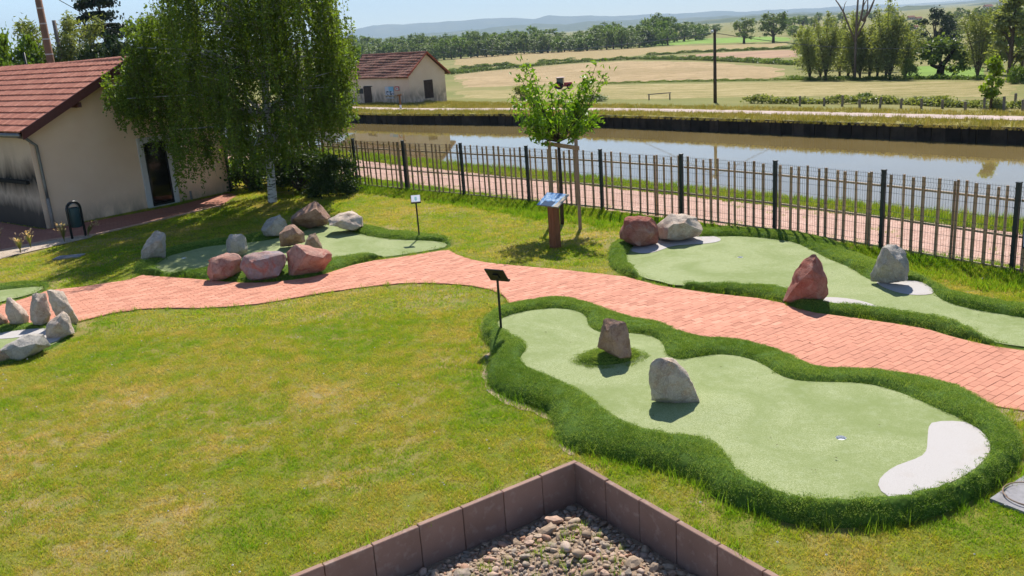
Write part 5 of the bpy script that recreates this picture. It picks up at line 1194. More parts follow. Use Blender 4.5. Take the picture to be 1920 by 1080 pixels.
def m_bluesign():
    n = NT('blue_sign_face'); tc = n.n('ShaderNodeTexCoord').outputs['Generated']; sep = n.n('ShaderNodeSeparateXYZ'); n.l(tc, sep.inputs[0]); x, z = sep.outputs[0], sep.outputs[2]
    mx = n.math('MAXIMUM', n.math('ABSOLUTE', n.math('SUBTRACT', x, .5)), n.math('ABSOLUTE', n.math('SUBTRACT', z, .5))); c = n.mix(n.math('GREATER_THAN', mx, .40), (.02, .16, .36, 1), (.50, .56, .6, 1))
    dg = n.math('LESS_THAN', n.math('ABSOLUTE', n.math('SUBTRACT', n.math('MULTIPLY', x, 1.1), n.math('ADD', z, .0))), .09); dg = n.math('MULTIPLY', dg, n.math('LESS_THAN', mx, .36)); c = n.mix(dg, c, (.015, .02, .05, 1)); d2 = n.math('LESS_THAN', n.math('ABSOLUTE', n.math('SUBTRACT', x, .66)), .05); c = n.mix(n.math('MULTIPLY', d2, n.math('LESS_THAN', mx, .3)), c, (.45, .6, .7, 1))
    return n.bsdf(c, .4, .4)
a0 = at_dist(655.2, 164.6, b); bm = bmesh.new(); box(bm, (0, 0, 0), (.42, .03, .52), wall_M(a0, (1, -.15, 0))); obj('face', bm, m_bluesign(), bs)

# ================================================================== poles and wires
MAT_POLE = plain('brown_pole', (.25, .135, .085), .85, .2, var=.15, scale=3); MAT_GPOLE = plain('grey_pole', (.20, .155, .13), .85, .2, var=.2)
def pole(name, label, base, top, r0, r1, mat, bands=0):
    t = thing(name, label, 'utility pole', tuple(base)); bm = bmesh.new(); tube(bm, [Vector(base) - Vector((0, 0, .3)), Vector(top)], [r0, r1], 12); obj('shaft', bm, mat, t, smooth_=True)
    for k in range(bands):
        p = Vector(base).lerp(Vector(top), .30 + .60 * k / bands); rr = r0 + (r1 - r0) * (.30 + .60 * k / bands); bm = bmesh.new(); tube(bm, [p, p + Vector((0, 0, .05))], rr + .006, 12); obj('band', bm, plain('pale_band', (.5, .45, .42), .7, .3) if 'pale_band' not in bpy.data.materials else bpy.data.materials['pale_band'], t)
    return t
b = Vector((0, 0, 0)); d_ = ray(84, 60); b = Vector((d_[0], d_[1], 0)) * (37 / d_[1]); q = b.copy(); q.z = 8.6
pole('utility_pole', 'thick brown pole with pale bands rising behind the tiled roof', b, q, .17, .115, MAT_POLE, 9)
d_ = ray(105, 60); b2 = Vector((d_[0], d_[1], 0)) * (52 / d_[1]); t2 = at_dist(102, 38, b2); pole('utility_pole', 'thin grey pole right of the thick brown one behind the roof', b2, (b2.x, b2.y, t2.z), .13, .10, MAT_GPOLE)
d_ = ray(10, 110); b3 = Vector((d_[0], d_[1], 0)) * (44 / d_[1]); pole('utility_pole', 'dark thin post among the trees at the left edge', b3 + Vector((.9, 0, 0)), b3 + Vector((.9, 0, at_dist(22, 100, b3).z)), .05, .05, MAT_BLACK)
def wire(name, label, pts, r):
    bm = bmesh.new(); tube(bm, pts, r, 5); o = obj(name, bm, MAT_BLACK, label=label, category='cable'); return o
def sag(a, b, s, n=14): return [a.lerp(b, i / n) - Vector((0, 0, 4 * s * (i / n) * (1 - i / n))) for i in range(n + 1)]
wire('overhead_cable', 'dark cable slanting down from the top edge towards the cedar', sag(at_dist(100, -6, b), at_dist(300, 105, Vector((-14, 33, 0))), .0), .014)
wire('overhead_cable', 'cable sagging from the thin grey pole towards the cedar', sag(Vector((b2.x, b2.y, t2.z - .1)), at_dist(235, 55, b2 * 1.1), .5), .012)
fb = GT(1341, 192.5); ft = at_dist(1338, 55, fb); fpole = pole('utility_pole', 'lone dark pole with a lamp beside the far towpath', fb, (fb.x, fb.y, ft.z), .13, .10, plain('dark_pole', (.075, .055, .042), .85, .2, var=.25))
bm = bmesh.new(); bmesh.ops.create_icosphere(bm, subdivisions=2, radius=.13); bmesh.ops.transform(bm, matrix=Matrix.Translation(Vector((fb.x - .16, fb.y, ft.z - .16))), verts=bm.verts[:]); obj('lamp', bm, plain('lamp_glass', (.62, .62, .62), .3, .5), fpole, smooth_=True)
pt = Vector((fb.x, fb.y, ft.z - .25)); 
wire('overhead_cable', 'dark cable from the lone pole running to the right past the willows', sag(pt - Vector((0, 0, 0)), at_dist(1935, 55, Vector((70, 105, 0))), 1.6), .022); wire('overhead_cable', 'dark cable from the lone pole running left over the fields', sag(pt, at_dist(900, 92, Vector((-6, 190, 0))), .8), .025)
# low railing and the bridge-like bench on the far verge
ra, rb2 = GT(1217, 188), GT(1256, 187); rl = thing('low_railing', 'low weathered railing on the verge behind the far towpath', 'railing', tuple(ra)); MAT_GREYW = plain('grey_wood', (.22, .18, .15), .9, .1)
for p in (ra, rb2): bm = bmesh.new(); box(bm, (p.x, p.y, p.z + .15), (.09, .09, .7)); obj('post', bm, MAT_GREYW, rl)
bm = bmesh.new(); d = rb2 - ra; box(bm, (d.length / 2, 0, .46), (d.length + .2, .06, .07), wall_M(ra, d)); obj('rail', bm, MAT_GREYW, rl)
# ================================================================== foliage helpers
def m_foliage(name, cols, trans=.42, scale=1.2, spread=.7, bright=1.35, tcol=(1, 1, .35, 1)):
    n = NT(name); f = n.noise(scale, 3); isl = n.island(); g = n.math('ADD', n.math('MULTIPLY', f, .55), n.math('MULTIPLY', isl, .45 * spread)); k = len(cols)
    c = n.ramp(g, [(.25 + .45 * i / (k - 1), cols[i]) for i in range(k)]); c = n.mix(1., c, n.ramp(n.rand(), [(0, (.86, .86, .86)), (1, (1.12, 1.12, 1.12))]), 'MULTIPLY')
    return n.leaf(c, trans, .5, .3, tcol, bright)
FOL = {
 'birch': m_foliage('birch_leaves', [(.07, .115, .016), (.125, .19, .024), (.22, .285, .036)], .48, .8),
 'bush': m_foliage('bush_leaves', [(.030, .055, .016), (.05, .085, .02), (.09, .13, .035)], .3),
 'cherry': m_foliage('cherry_leaves', [(.10, .20, .018), (.155, .265, .025), (.26, .36, .04)], .5, 3),
 'oak': m_foliage('woodland_leaves', [(.11, .165, .045), (.155, .215, .058), (.21, .27, .075)], .32, .12),
 'bright': m_foliage('bright_leaves', [(.085, .15, .02), (.13, .20, .026), (.18, .26, .04)], .4, .4),
 'willow': m_foliage('willow_leaves', [(.18, .215, .08), (.24, .27, .11), (.32, .34, .15)], .45, .3),
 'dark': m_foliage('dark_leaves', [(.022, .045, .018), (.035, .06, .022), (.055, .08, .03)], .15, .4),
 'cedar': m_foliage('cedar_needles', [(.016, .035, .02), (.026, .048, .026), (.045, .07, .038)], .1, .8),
 'lime': m_foliage('lime_leaves', [(.15, .22, .02), (.20, .28, .03), (.27, .33, .05)], .45, .6),
}
MAT_BARK = plain('grey_brown_bark', (.10, .075, .055), .9, .1, var=.3, scale=6, bump=.5, bscale=30)
def leaves(C, size, asp=.6, droop=0.0, fold=.15, up=.3, rs=rng):
    """V-folded diamond leaves at points C -> verts, tris"""
    n = len(C); d = rs.normal(size=(n, 3)); d[:, 2] = d[:, 2] * .7 - droop; d /= np.linalg.norm(d, axis=1)[:, None]
    r = rs.normal(size=(n, 3)); r[:, 2] += up; s = np.cross(d, r); s /= np.linalg.norm(s, axis=1)[:, None] + 1e-9; nn = np.cross(s, d)
    L = (size * rs.uniform(.7, 1.3, n))[:, None] if np.isscalar(size) else size[:, None]
    a = C - d * L / 2; b = C + d * L / 2; l = C - s * L * asp / 2 + nn * L * fold; q = C + s * L * asp / 2 + nn * L * fold
    V = np.stack([a, l, b, q], 1).reshape(-1, 3); k = np.arange(n)[:, None] * 4
    return V, np.hstack([k, k + 1, k + 2, k + 3])
def clump_cloud(centres, per, rad, rs):
    """points gathered in clumps"""
    C = np.repeat(centres, per, axis=0); o = rs.normal(size=C.shape); o /= np.linalg.norm(o, axis=1)[:, None]; rr = np.repeat(rad, per) if hasattr(rad, '__len__') else rad
    return C + o * (np.abs(rs.normal(0, .55, len(C))) * rr)[:, None] * [1, 1, .75]
def unit_tree(seed, kind='round', nl=3000, ls=.045, trunk=.3):
    """meshes of a tree 1 m tall standing at the origin: trunk with limbs, crown"""
    rs = np.random.default_rng(seed); bm = bmesh.new()
    if kind == 'round':
        n = 34; u = rs.normal(size=(n, 3)); u /= np.linalg.norm(u, axis=1)[:, None]; r = rs.uniform(.55, 1, n) ** .6; cc = u * r[:, None] * [.36, .36, .36] + [0, 0, .60]; cc[:, 0] *= 1 + .25 * np.sin(cc[:, 2] * 7 + seed); cc += rs.normal(0, .03, cc.shape); cc = cc[cc[:, 2] > .12]
        P = clump_cloud(cc, nl // len(cc), .125, rs); top = .75; rad = .035; limbs = [(0, 0, .18, *c) for c in cc[rs.permutation(len(cc))[:9]]]
    elif kind == 'tall':
        n = 30; z = rs.uniform(.25, 1, n); a = rs.uniform(0, 6.28, n); w = .22 * np.sin(np.clip((z - .12) / .9, 0, 1) * 3.14) ** .6; cc = np.stack([w * np.cos(a) * rs.uniform(.3, 1, n), w * np.sin(a) * rs.uniform(.3, 1, n), z - .03], 1); P = clump_cloud(cc, nl // n, .10, rs); top = .9; rad = .025; limbs = [(0, 0, max(.1, c[2] - .2), *c) for c in cc[:10]]
    elif kind == 'willow':
        P = []; limbs = []; k = 9
        for i in range(k):
            a = rs.uniform(0, 6.28); sp = rs.uniform(.05, .30); h = rs.uniform(.55, 1.0); tip = np.array([sp * math.cos(a), sp * math.sin(a), h]); limbs.append((0, 0, .02, *tip)); m = nl // k; t = rs.uniform(.14, 1.04, m) ** .62; base = tip[None] * t[:, None] * np.stack([t, t, np.ones(m)], 1) 
            kk = rs.integers(0, 14, m); off = rs.normal(size=(14, 3)) * .075; w = .018 + .03 * np.sin(np.clip(t, 0, 1) * 3.0); P.append(base + off[kk] * np.sin(np.clip(t, 0, 1) * 3.0)[:, None] + rs.normal(size=(m, 3)) * w[:, None] * [1, 1, 1.3])
        P = np.vstack(P); P = P[P[:, 2] > .1]; top = .3; rad = .022
    elif kind == 'wood':
        n = 40; z = rs.uniform(.06, .93, n); a = rs.uniform(0, 6.28, n); w = (.30 + .14 * np.sin(z * 2.6)) * np.sqrt(np.clip(1.04 - z ** 3, 0, 1)); r = rs.uniform(.35, 1, n); cc = np.stack([w * r * np.cos(a), w * r * np.sin(a), z], 1); P = clump_cloud(cc, nl // n, .12, rs); P = P[P[:, 2] > 0]; top = .6; rad = .03; limbs = [(0, 0, .12, *c) for c in cc[:6]]
    elif kind == 'bush':
        n = 26; u = rs.normal(size=(n, 3)); u[:, 2] = np.abs(u[:, 2]); u /= np.linalg.norm(u, axis=1)[:, None]; cc = u * rs.uniform(.5, .9, n)[:, None] * [.62, .62, .80]; cc[:, 2] += .06; P = clump_cloud(cc, nl // n, .24, rs); P = P[P[:, 2] > 0]; top = .4; rad = .03; limbs = [(0, 0, .02, *c) for c in cc[:9]]
    elif kind == 'cedar':
        P = []; limbs = []
        for i in range(12):
            z = .10 + .86 * i / 12 + rs.normal(0, .02); w = .36 * (1 - z) ** .55 + .05
            for j in range(4):
                a = rs.uniform(0, 6.28); L = w * rs.uniform(.5, 1.25); m = nl // 48; t = rs.uniform(.1, 1, m) ** .7; b = np.stack([np.cos(a) * L * t, np.sin(a) * L * t, z + .05 * t - .085 * t * t], 1); lat = rs.normal(0, .085, m) * (1.05 - .55 * t); b += np.stack([-np.sin(a) * lat, np.cos(a) * lat, -np.abs(rs.normal(0, .014, m))], 1); P.append(b); limbs.append((0, 0, z, math.cos(a) * L, math.sin(a) * L, z - .03))
        P = np.vstack(P); top = 1.0; rad = .025
    tube(bm, [(0, 0, -.04), (.006, 0, top * .4), (0, .008, top)], [rad * 1.25, rad * .85, rad * .25], 7)
    for x0, y0, z0, x1, y1, z1 in limbs:
        m = Vector(((x0 + x1) / 2 * .9, (y0 + y1) / 2 * .9, (z0 + z1) / 2 + (.02 if kind != 'cedar' else .02))); tube(bm, [(x0, y0, z0), m, (x1, y1, z1)], [rad * .55, rad * .33, rad * .1], 5, caps=False)
    tm = bpy.data.meshes.new('trunk'); bm.to_mesh(tm); bm.free(); tm.materials.append(MAT_BARK); tm.polygons.foreach_set('use_smooth', [True] * len(tm.polygons))
    V, F = leaves(P, ls, .75 if kind != 'willow' else .3, .15, rs=rs); cm = mesh_np('crown', V, F)
    return tm, cm
UNIT = {}
def unit(kind, var, nl, ls):
    k = (kind, var, nl, ls)
    if k not in UNIT: UNIT[k] = unit_tree(100 + var * 7 + len(kind), kind, nl, ls)
    return UNIT[k]
CROWNS = {}
def tree(name, label, base, h, w=1.0, kind='round', var=0, mat='oak', nl=2600, ls=.05, group=None, cat='tree', rz=None):
    tm, cm = unit(kind, var, nl, ls); key = (kind, var, nl, ls, mat)
    if key not in CROWNS:
        c2 = cm.copy(); c2.materials.clear(); c2.materials.append(FOL[mat]); CROWNS[key] = c2
    t = bpy.data.objects.new(name, None); t.matrix_basis = Matrix.Translation(Vector(base)) @ Matrix.Rotation(random.uniform(0, 6.28) if rz is None else rz, 4, 'Z') @ Matrix.Diagonal((h * w, h * w, h, 1)); COL.objects.link(t); t['label'] = label; t['category'] = cat
    if group: t['group'] = group
    for nm, me in (('trunk', tm), ('crown', CROWNS[key])):
        o = bpy.data.objects.new(nm, me); o.parent = t; COL.objects.link(o)
    return t
def tree_px(name, label, base_px, top_y, wpx, far=True, D=None, **kw):
    """tree standing where its foot shows; height and width from the picture"""
    if D: d = ray(*base_px); s = D / math.hypot(d[0], d[1]); b = Vector((d[0] * s, d[1] * s, float(ground_z(d[0] * s, d[1] * s))))
    else: b = GT(*base_px) if far else G(*base_px)
    top = at_dist(base_px[0] + (top_y - base_px[1]) * -.01, top_y, b); h = max(.3, top.z - b.z)
    wm = wpx / px_per_m(b); kw.setdefault('kind', 'round'); natural = {'round': .84, 'wood': .92, 'tall': .5, 'willow': .5, 'bush': 1.5, 'cedar': .75}[kw['kind']]
    return tree(name, label, b, h, wm / (natural * h), **kw)

# ================================================================== weeping birch
def m_birchbark():
    n = NT('birch_bark'); v = n.mapv(n.pos(), (3, 3, 14)); f = n.noise(1.5, 4, v); g = n.noise(4, 4); c = n.mix(n.frange(f, .5, .62), (.55, .54, .52, 1), (.08, .07, .06, 1)); c = n.mix(n.frange(g, .5, .7, 0, .6), c, (.32, .30, .27, 1))
    return n.bsdf(c, .8, .2, n.bump(f, .4, .01))
BB = G(512, 380); birch = thing('birch_tree', 'large weeping birch with white trunk and hanging green twigs beside the house', 'tree', tuple(BB)); MAT_BIRCH = m_birchbark()
bm = bmesh.new(); tp_ = [at_dist(x, y, BB) for x, y in ((513, 392), (511, 375), (508, 330), (504, 280), (500, 220), (497, 150), (492, 60), (486, -30), (480, -95), (476, -140))]
tube(bm, tp_, [.17, .14, .125, .12, .115, .105, .085, .065, .04, .02], 12)
LOWX = [195, 215, 240, 265, 300, 345, 380, 410, 432, 470, 520, 560, 600, 640, 655, 668]; LOWY = [190, 225, 240, 262, 290, 335, 330, 300, 320, 318, 300, 278, 262, 250, 205, 140]
TOPX = [195, 235, 258, 275, 300, 340, 440, 540, 600, 628, 645, 668]; TOPY = [165, 130, 40, -40, -90, -130, -150, -140, -90, -20, 50, 100]
casc = []; fwdB = Vector((BB.x, BB.y, 0)).normalized(); rightB = Vector((fwdB.y, -fwdB.x, 0))
rs = np.random.default_rng(21)
while len(casc) < 335:
    x = rs.uniform(200, 648); lo = np.interp(x, LOWX, LOWY); hi = np.interp(x, TOPX, TOPY); y = hi + (lo - 45 - hi) * rs.uniform(0, 1) ** .95
    if y > lo - 40: continue
    if x < 425 and y > 150 and rs.uniform() > .38: continue
    if 385 < x < 430 and y > 230 and rs.uniform() > .5: continue
    hd = 2.9 * math.sqrt(max(.02, 1 - ((x - 440) / 245) ** 2)) * (.7 if y < -90 else 1.0); d = rs.uniform(-1, 1) * hd
    if x < 300: d = rs.uniform(-.9, .9)
    casc.append((x, y, d, lo))
cen = []; strands = []
for x, y, d, lo in casc:
    p = at_dist(x, y, BB) + fwdB * d; n_s = int(rs.uniform(9, 19)); maxl = (lo - y) / 60.0
    for k in range(n_s):
        o = rs.normal(0, .17, 2); q = np.array(p) + np.array(rightB) * o[0] + np.array(fwdB) * o[1] + [0, 0, rs.normal(0, .15)]; L = min(maxl * rs.uniform(.55, 1.05), rs.uniform(.6, 2.1))
        if L < .25: continue
        m = int(L * 20) + 3; t = np.sort(rs.uniform(0, 1, m)); sw = rs.normal(0, .07, 2)
        line = q[None] + np.stack([sw[0] * t ** 2, sw[1] * t ** 2, -L * t], 1); cen.append(line + rs.normal(0, .028, (m, 3))); strands.append((q, sw, L))
C = np.vstack(cen); V, F = leaves(C, .078, .75, .5, rs=rs); obj('crown', mesh_np('crown', V, F), FOL['birch'], birch)
for i in rs.permutation(len(casc))[:110]:
    x, y, d, lo = casc[i]; p = at_dist(x, y, BB) + fwdB * d; zb_ = max(1.6, p.z - rs.uniform(.2, 1.6)); k = min(range(len(tp_)), key=lambda j: abs(tp_[j].z - zb_)); a = tp_[k]; m = a.lerp(p, .55) + Vector((0, 0, .35)); tube(bm, [a, m, p], [.035, .022, .007], 5, caps=False)
obj('trunk', bm, MAT_BIRCH, birch, smooth_=True)
V, F = [], []
for q, sw, L in strands[::2]:
    k = len(V); V += [q, q + [.006, .003, 0], q + [sw[0] + .003, sw[1] + .003, -L], q + [sw[0], sw[1], -L]]; F.append((k, k + 1, k + 2, k + 3))
obj('twigs', mesh_np('twigs', V, np.array(F)), plain('twig_brown', (.09, .06, .04), .9, .1), birch, kind='stuff')

# shrubs at the birch's foot
def shrub(px, py, top, wpx, label, mat='bush', nl=8500, ls=.05, var=0, dx=0.):
    return tree_px('shrub', label, (px, py), top, wpx, far=False, kind='bush', mat=mat, nl=nl, ls=ls, var=var, cat='shrub', group='shrubs at the foot of the birch')
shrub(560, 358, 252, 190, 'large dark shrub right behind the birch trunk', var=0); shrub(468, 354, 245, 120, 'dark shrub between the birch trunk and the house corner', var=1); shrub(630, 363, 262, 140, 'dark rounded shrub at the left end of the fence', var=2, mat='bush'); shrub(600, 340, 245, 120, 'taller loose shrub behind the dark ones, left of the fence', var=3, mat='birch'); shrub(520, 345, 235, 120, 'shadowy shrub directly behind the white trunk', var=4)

# ================================================================== young tree held by two stakes
YB = G(1054, 420); yt = thing('young_tree', 'young cherry tree with big drooping leaves tied between two stakes', 'tree', tuple(YB)); bm = bmesh.new()
fork = at_dist(1047, 262, YB); tube(bm, [YB - Vector((0, 0, .1)), at_dist(1052, 350, YB), fork], [.052, .044, .036], 10); fwdY = Vector((YB.x, YB.y, 0)).normalized()
tips = [(985, 118, 0), (972, 138, .3), (1000, 140, -.3), (962, 192, .2), (975, 215, -.3), (985, 235, .1), (1005, 248, -.2), (1047, 178, 0), (1030, 165, .4), (1062, 172, -.3), (1098, 138, 0), (1118, 124, .2), (1130, 140, -.2), (1092, 160, .3), (1122, 212, 0), (1100, 205, .4), (1085, 238, -.2), (1040, 228, .5), (1062, 215, -.5), (1012, 200, .4), (1020, 222, -.5), (1075, 195, .1), (1110, 228, .3), (1000, 205, 0), (990, 170, 0), (1105, 160, 0)]
cc = []; rs = np.random.default_rng(5)
for x, y, d in tips:
    p = at_dist(x, y, YB) + fwdY * d * 1.3; m = fork.lerp(p, .5) + Vector(((p.x - fork.x) * .12, 0, -.06)); tube(bm, [fork - Vector((0, 0, .05)), m, p], [.020, .012, .004], 5, caps=False)
    k = 80; t = rs.uniform(.42, 1.06, k); a = np.array(fork); mm = np.array(m); pp = np.array(p); q = (1 - t)[:, None] ** 2 * a + (2 * t * (1 - t))[:, None] * mm + (t ** 2)[:, None] * pp; cc.append(q + rs.normal(0, .085, (k, 3)) - [0, 0, .03])
obj('trunk', bm, plain('dark_young_bark', (.055, .04, .032), .8, .2, var=.2), yt, smooth_=True)
V, F = leaves(np.vstack(cc), .15, .38, .7, .12, rs=rs); obj('crown', mesh_np('crown', V, F), FOL['cherry'], yt)
st = thing('tree_stakes', 'two wooden stakes with a crossbar holding the young tree', 'tree stake', tuple(G(1088, 430))); MAT_STAKE = m_wood('stake_wood', (.26, .17, .115, 1), (.38, .27, .19, 1))
sA, sB = G(1038, 415), G(1088, 430)
for p, h in ((sA, 1.98), (sB, 2.09)): bm = bmesh.new(); box(bm, (p.x, p.y, h / 2 - .1), (.075, .075, h + .2), bevel=.01); obj('stake', bm, MAT_STAKE, st)
d = sB - sA; dn = d.normalized(); bm = bmesh.new(); box(bm, (d.length / 2 + .06, -.055, 1.90), (d.length + .30, .03, .095), wall_M(sA - dn * .0, d), bevel=.004); obj('crossbar', bm, MAT_STAKE, st)

# ================================================================== trees behind the house on the left
tree_px('broad_tree', 'bright green broad tree at the far left behind the roof', (2, 215), 18, 95, D=48, kind='round', mat='bright', nl=9000, ls=.045, var=3, rz=.5)
tree_px('broad_tree', 'lower bright green tree between the left edge tree and the thick pole', (58, 215), 74, 110, D=56, kind='round', mat='bright', nl=9000, ls=.045, var=4, rz=1.)
tree_px('broad_tree', 'pale feathery tree right of the thick pole', (140, 215), 34, 115, D=58, kind='willow', mat='willow', nl=9000, ls=.04, var=1)
tree_px('cedar_tree', 'dark layered cedar left of the birch', (222, 215), -40, 150, D=62, kind='cedar', mat='cedar', nl=16000, ls=.024, var=1, rz=.3)
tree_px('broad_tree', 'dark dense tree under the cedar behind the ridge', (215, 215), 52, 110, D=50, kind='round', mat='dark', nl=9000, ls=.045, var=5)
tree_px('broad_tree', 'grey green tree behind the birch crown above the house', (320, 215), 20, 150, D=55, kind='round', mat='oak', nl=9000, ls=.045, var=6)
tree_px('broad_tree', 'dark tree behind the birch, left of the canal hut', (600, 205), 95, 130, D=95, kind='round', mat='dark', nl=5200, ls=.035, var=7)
tree_px('broad_tree', 'light green tree just left of the canal hut roof', (672, 190), 82, 60, D=100, kind='round', mat='bright', nl=4200, ls=.045, var=8)
tree_px('broad_tree', 'green tree behind the lower right of the birch', (640, 200), 110, 80, D=92, kind='round', mat='oak', nl=4200, ls=.045, var=5)
# ================================================================== distant woodland, hedges, willows
TX = [664, 696, 720, 737, 767, 796, 820, 856, 902, 930, 959, 977, 1000, 1035, 1070, 1100, 1122, 1155, 1172, 1192, 1210, 1227, 1257, 1268, 1285, 1310, 1340]
TY = [67, 65, 72, 66, 66, 58, 65, 60, 54, 58, 54, 51, 51, 54, 60, 50, 41, 37, 42, 50, 35, 22, 24, 36, 40, 41, 48]
WL = 'tree in the dense woodland belt beyond the fields'; WG = 'woodland belt beyond the fields'
def front_y(x): return np.interp(x, [640, 827, 1000, 1100, 1190, 1250, 1340], [122, 112, 100.5, 95.5, 90, 84, 76])
for row in range(3):
    for x in np.arange(655, 1250 if row == 0 else 1330, (15, 17, 20)[row]):
        xx = x + random.uniform(-4, 4); by = front_y(xx) - (0, 3.5, 8)[row] + random.uniform(-.6, .6); ty = np.interp(xx, TX, TY) + (random.uniform(9, 24), random.uniform(3, 12), random.uniform(-2, 5))[row]
        if by - ty < 10: continue
        tree_px('woodland_tree', WL, (xx, by), ty, random.uniform(30, 50), kind='wood', var=random.randrange(6), mat=random.choice(('oak', 'oak', 'oak', 'oak', 'bright')), nl=2400, ls=.055, group=WG)
tree_px('broad_tree', 'rounded tree with dark left half standing alone before the willows', (1395, 81.5), 33, 52, var=2, mat='oak', group=None); tree_px('broad_tree', 'second dark tree at the field edge just left of the willows', (1450, 80), 20, 60, var=3, mat='oak')
tree_px('broad_tree', 'yellow green round tree at the edge of the pasture by the woodland', (1252, 85), 52, 38, var=1, mat='bright'); tree_px('broad_tree', 'small dark tree left of the yellow green one at the pasture edge', (1215, 88), 58, 30, var=4, mat='dark')
tree_px('shrub', 'small round bush alone in the field before the woodland', (1214, 89), 80, 12, kind='bush', mat='oak', cat='shrub')
FG = 'hazy trees on the far rise'
for k in range(46):
    x = random.uniform(1290, 1960); by = np.interp(x, [1290, 1480, 1700, 1960], [62, 50, 42, 30]) + random.uniform(-8, 8); h = random.uniform(13, 26); tree_px('distant_tree', 'hazy tree on the far wooded rise', (x, by), by - h, random.uniform(16, 34), kind='round', var=random.randrange(6), mat='oak', nl=1000, ls=.085, group=FG)
for k in range(64):
    x = random.uniform(1480, 1960); by = random.uniform(56, 108) - (x - 1480) * .03; h = random.uniform(16, 34); tree_px('distant_tree', 'tree scattered on the slope behind the willows and tall trees', (x, by), by - h, random.uniform(18, 40), kind=random.choice(('wood', 'round')), var=random.randrange(6), mat=random.choice(('oak', 'oak', 'bright', 'willow')), nl=1400, ls=.07, group='trees on the slope behind the willows')
# hedges
def hedge(label, pxs, hpx, mat='oak', dens=1.0, wid=1.0):
    P = [GT(x, y) for x, y in pxs]; L = sum((b - a).length for a, b in zip(P, P[1:])); s = np.linspace(0, 1, len(P)); rs = np.random.default_rng(int(L)); hm = hpx / px_per_m(P[len(P) // 2]); n = int(min(16000, L / hm * 120 * dens)); cum = np.concatenate([[0], np.cumsum([(b - a).length for a, b in zip(P, P[1:])])])
    t = rs.uniform(0, L, n); A = np.array(P); C = np.stack([np.interp(t, cum, A[:, k]) for k in range(3)], 1); hh = hm * (.75 + .35 * np.sin(t / hm * .9) * np.sin(t / hm * .37 + 1)); C += np.stack([rs.normal(0, .35, n) * hm * wid, rs.normal(0, .35, n) * hm * wid, hh * rs.uniform(0, 1, n) ** .7], 1); C[:, 2] = np.maximum(C[:, 2], ground_z(C[:, 0], C[:, 1]))
    V, F = leaves(C, hm * .30, .8, rs=rs); o = obj('hedge', mesh_np('hedge', V, F), FOL[mat], label=label, category='hedge'); return o
hedge('long dark hedge along the top of the mown hay field', [(840, 140), (900, 134), (960, 128), (1050, 120), (1110, 115.5), (1200, 111.5), (1300, 112.5), (1400, 117), (1490, 122)], 7)
hedge('short dark hedge segments above the long hedge, left of the young tree', [(866, 132), (900, 127), (930, 124), (960, 123.5)], 7); hedge('short hedge segment above the long hedge behind the young tree', [(1010, 118), (1040, 115.5), (1076, 113.5)], 6); hedge('hedge between the ripe crop and the ploughed field', [(1213, 105), (1300, 99), (1400, 95), (1490, 91.5)], 6)
hedge('bright rough strip of weeds across the middle of the hay fields', [(1120, 158), (1250, 154.5), (1350, 152.5), (1440, 151.5), (1510, 150)], 5, 'bright', .7, 1.4)
hedge('low scrub at the foot of the willows', [(1480, 150), (1560, 150.5), (1650, 150), (1750, 149), (1850, 150)], 9, 'bright', .8, 1.6)
hedge('roadside scrub behind the wooden posts on the right', [(1400, 194), (1480, 195), (1560, 195), (1640, 195), (1700, 196), (1780, 201), (1850, 203), (1930, 204)], 17, 'willow', 1.1, 1.2)
hedge('dark hedge bottom left of the canal hut field edge', [(842, 137), (870, 134), (880, 133.5)], 7)
# willows
ORD = ['first', 'second', 'third', 'fourth', 'fifth', 'sixth', 'seventh', 'eighth', 'ninth', 'tenth', 'eleventh', 'twelfth', 'thirteenth']
WB = [(1518, 150, 38, 46), (1548, 150.5, 28, 50), (1574, 143, 30, 40), (1601, 149, 20, 46), (1612, 148, 32, 40), (1645, 148, 14, 46), (1661, 149, 0, 50), (1668, 149, 16, 46), (1697, 146, 40, 44), (1538, 147, 55, 40), (1590, 146, 45, 44), (1630, 147, 40, 46)]
for k, (x, by, ty, w) in enumerate(WB): tree_px('willow', '%s willow from the left in the feathery row beyond the canal' % ORD[sorted(w_[0] for w_ in WB).index(x)], (x, by), ty, w * 1.15, kind='willow', var=k % 5, mat='willow', nl=2700, ls=.055, group='row of willows')
tree_px('shrub', 'dense green bush at the right end of the willow row', (1706, 148), 95, 46, kind='bush', mat='oak', var=1, cat='shrub')
for k, x in enumerate((1505, 1530, 1556, 1582, 1608, 1636, 1662, 1690)): tree_px('broad_tree', 'pale tree filling the gaps behind the willow row', (x, random.uniform(128, 136)), random.uniform(42, 66), random.uniform(40, 54), kind='wood', var=k % 6, mat='willow', nl=2600, ls=.05, group='pale trees behind the willows')
# bare dead tree rising above the willows
db = GT(1603, 150); dt = thing('dead_tree', 'bare dead tree whose grey limbs rise above the willows', 'tree', tuple(db)); bm = bmesh.new()
for pts, r in (([(1603, 150), (1604, 90), (1606, 40), (1609, -6)], (.14, .14, .14, .1)), ([(1605, 60), (1614, 35), (1617, 20), (1620, -8)], (.13, .13, .12, .08)), ([(1604, 80), (1590, 45), (1581, 22), (1574, 10), (1564, -4)], (.10, .10, .10, .08, .05)), ([(1606, 70), (1622, 40), (1627, 15), (1627, -6)], (.12, .1, .08, .05)), ([(1617, 40), (1630, 22), (1637, 5), (1642, -8)], (.18, .14, .1, .05)), ([(1617, 15), (1622, 5), (1626, -2)], (.08, .06, .03)), ([(1581, 22), (1584, 8), (1587, 2)], (.06, .04, .02))):
    tube(bm, [at_dist(x, y, db) for x, y in pts], list(r), 7)
obj('limbs', bm, plain('dead_wood', (.17, .13, .11), .9, .1, var=.2), dt, smooth_=True)
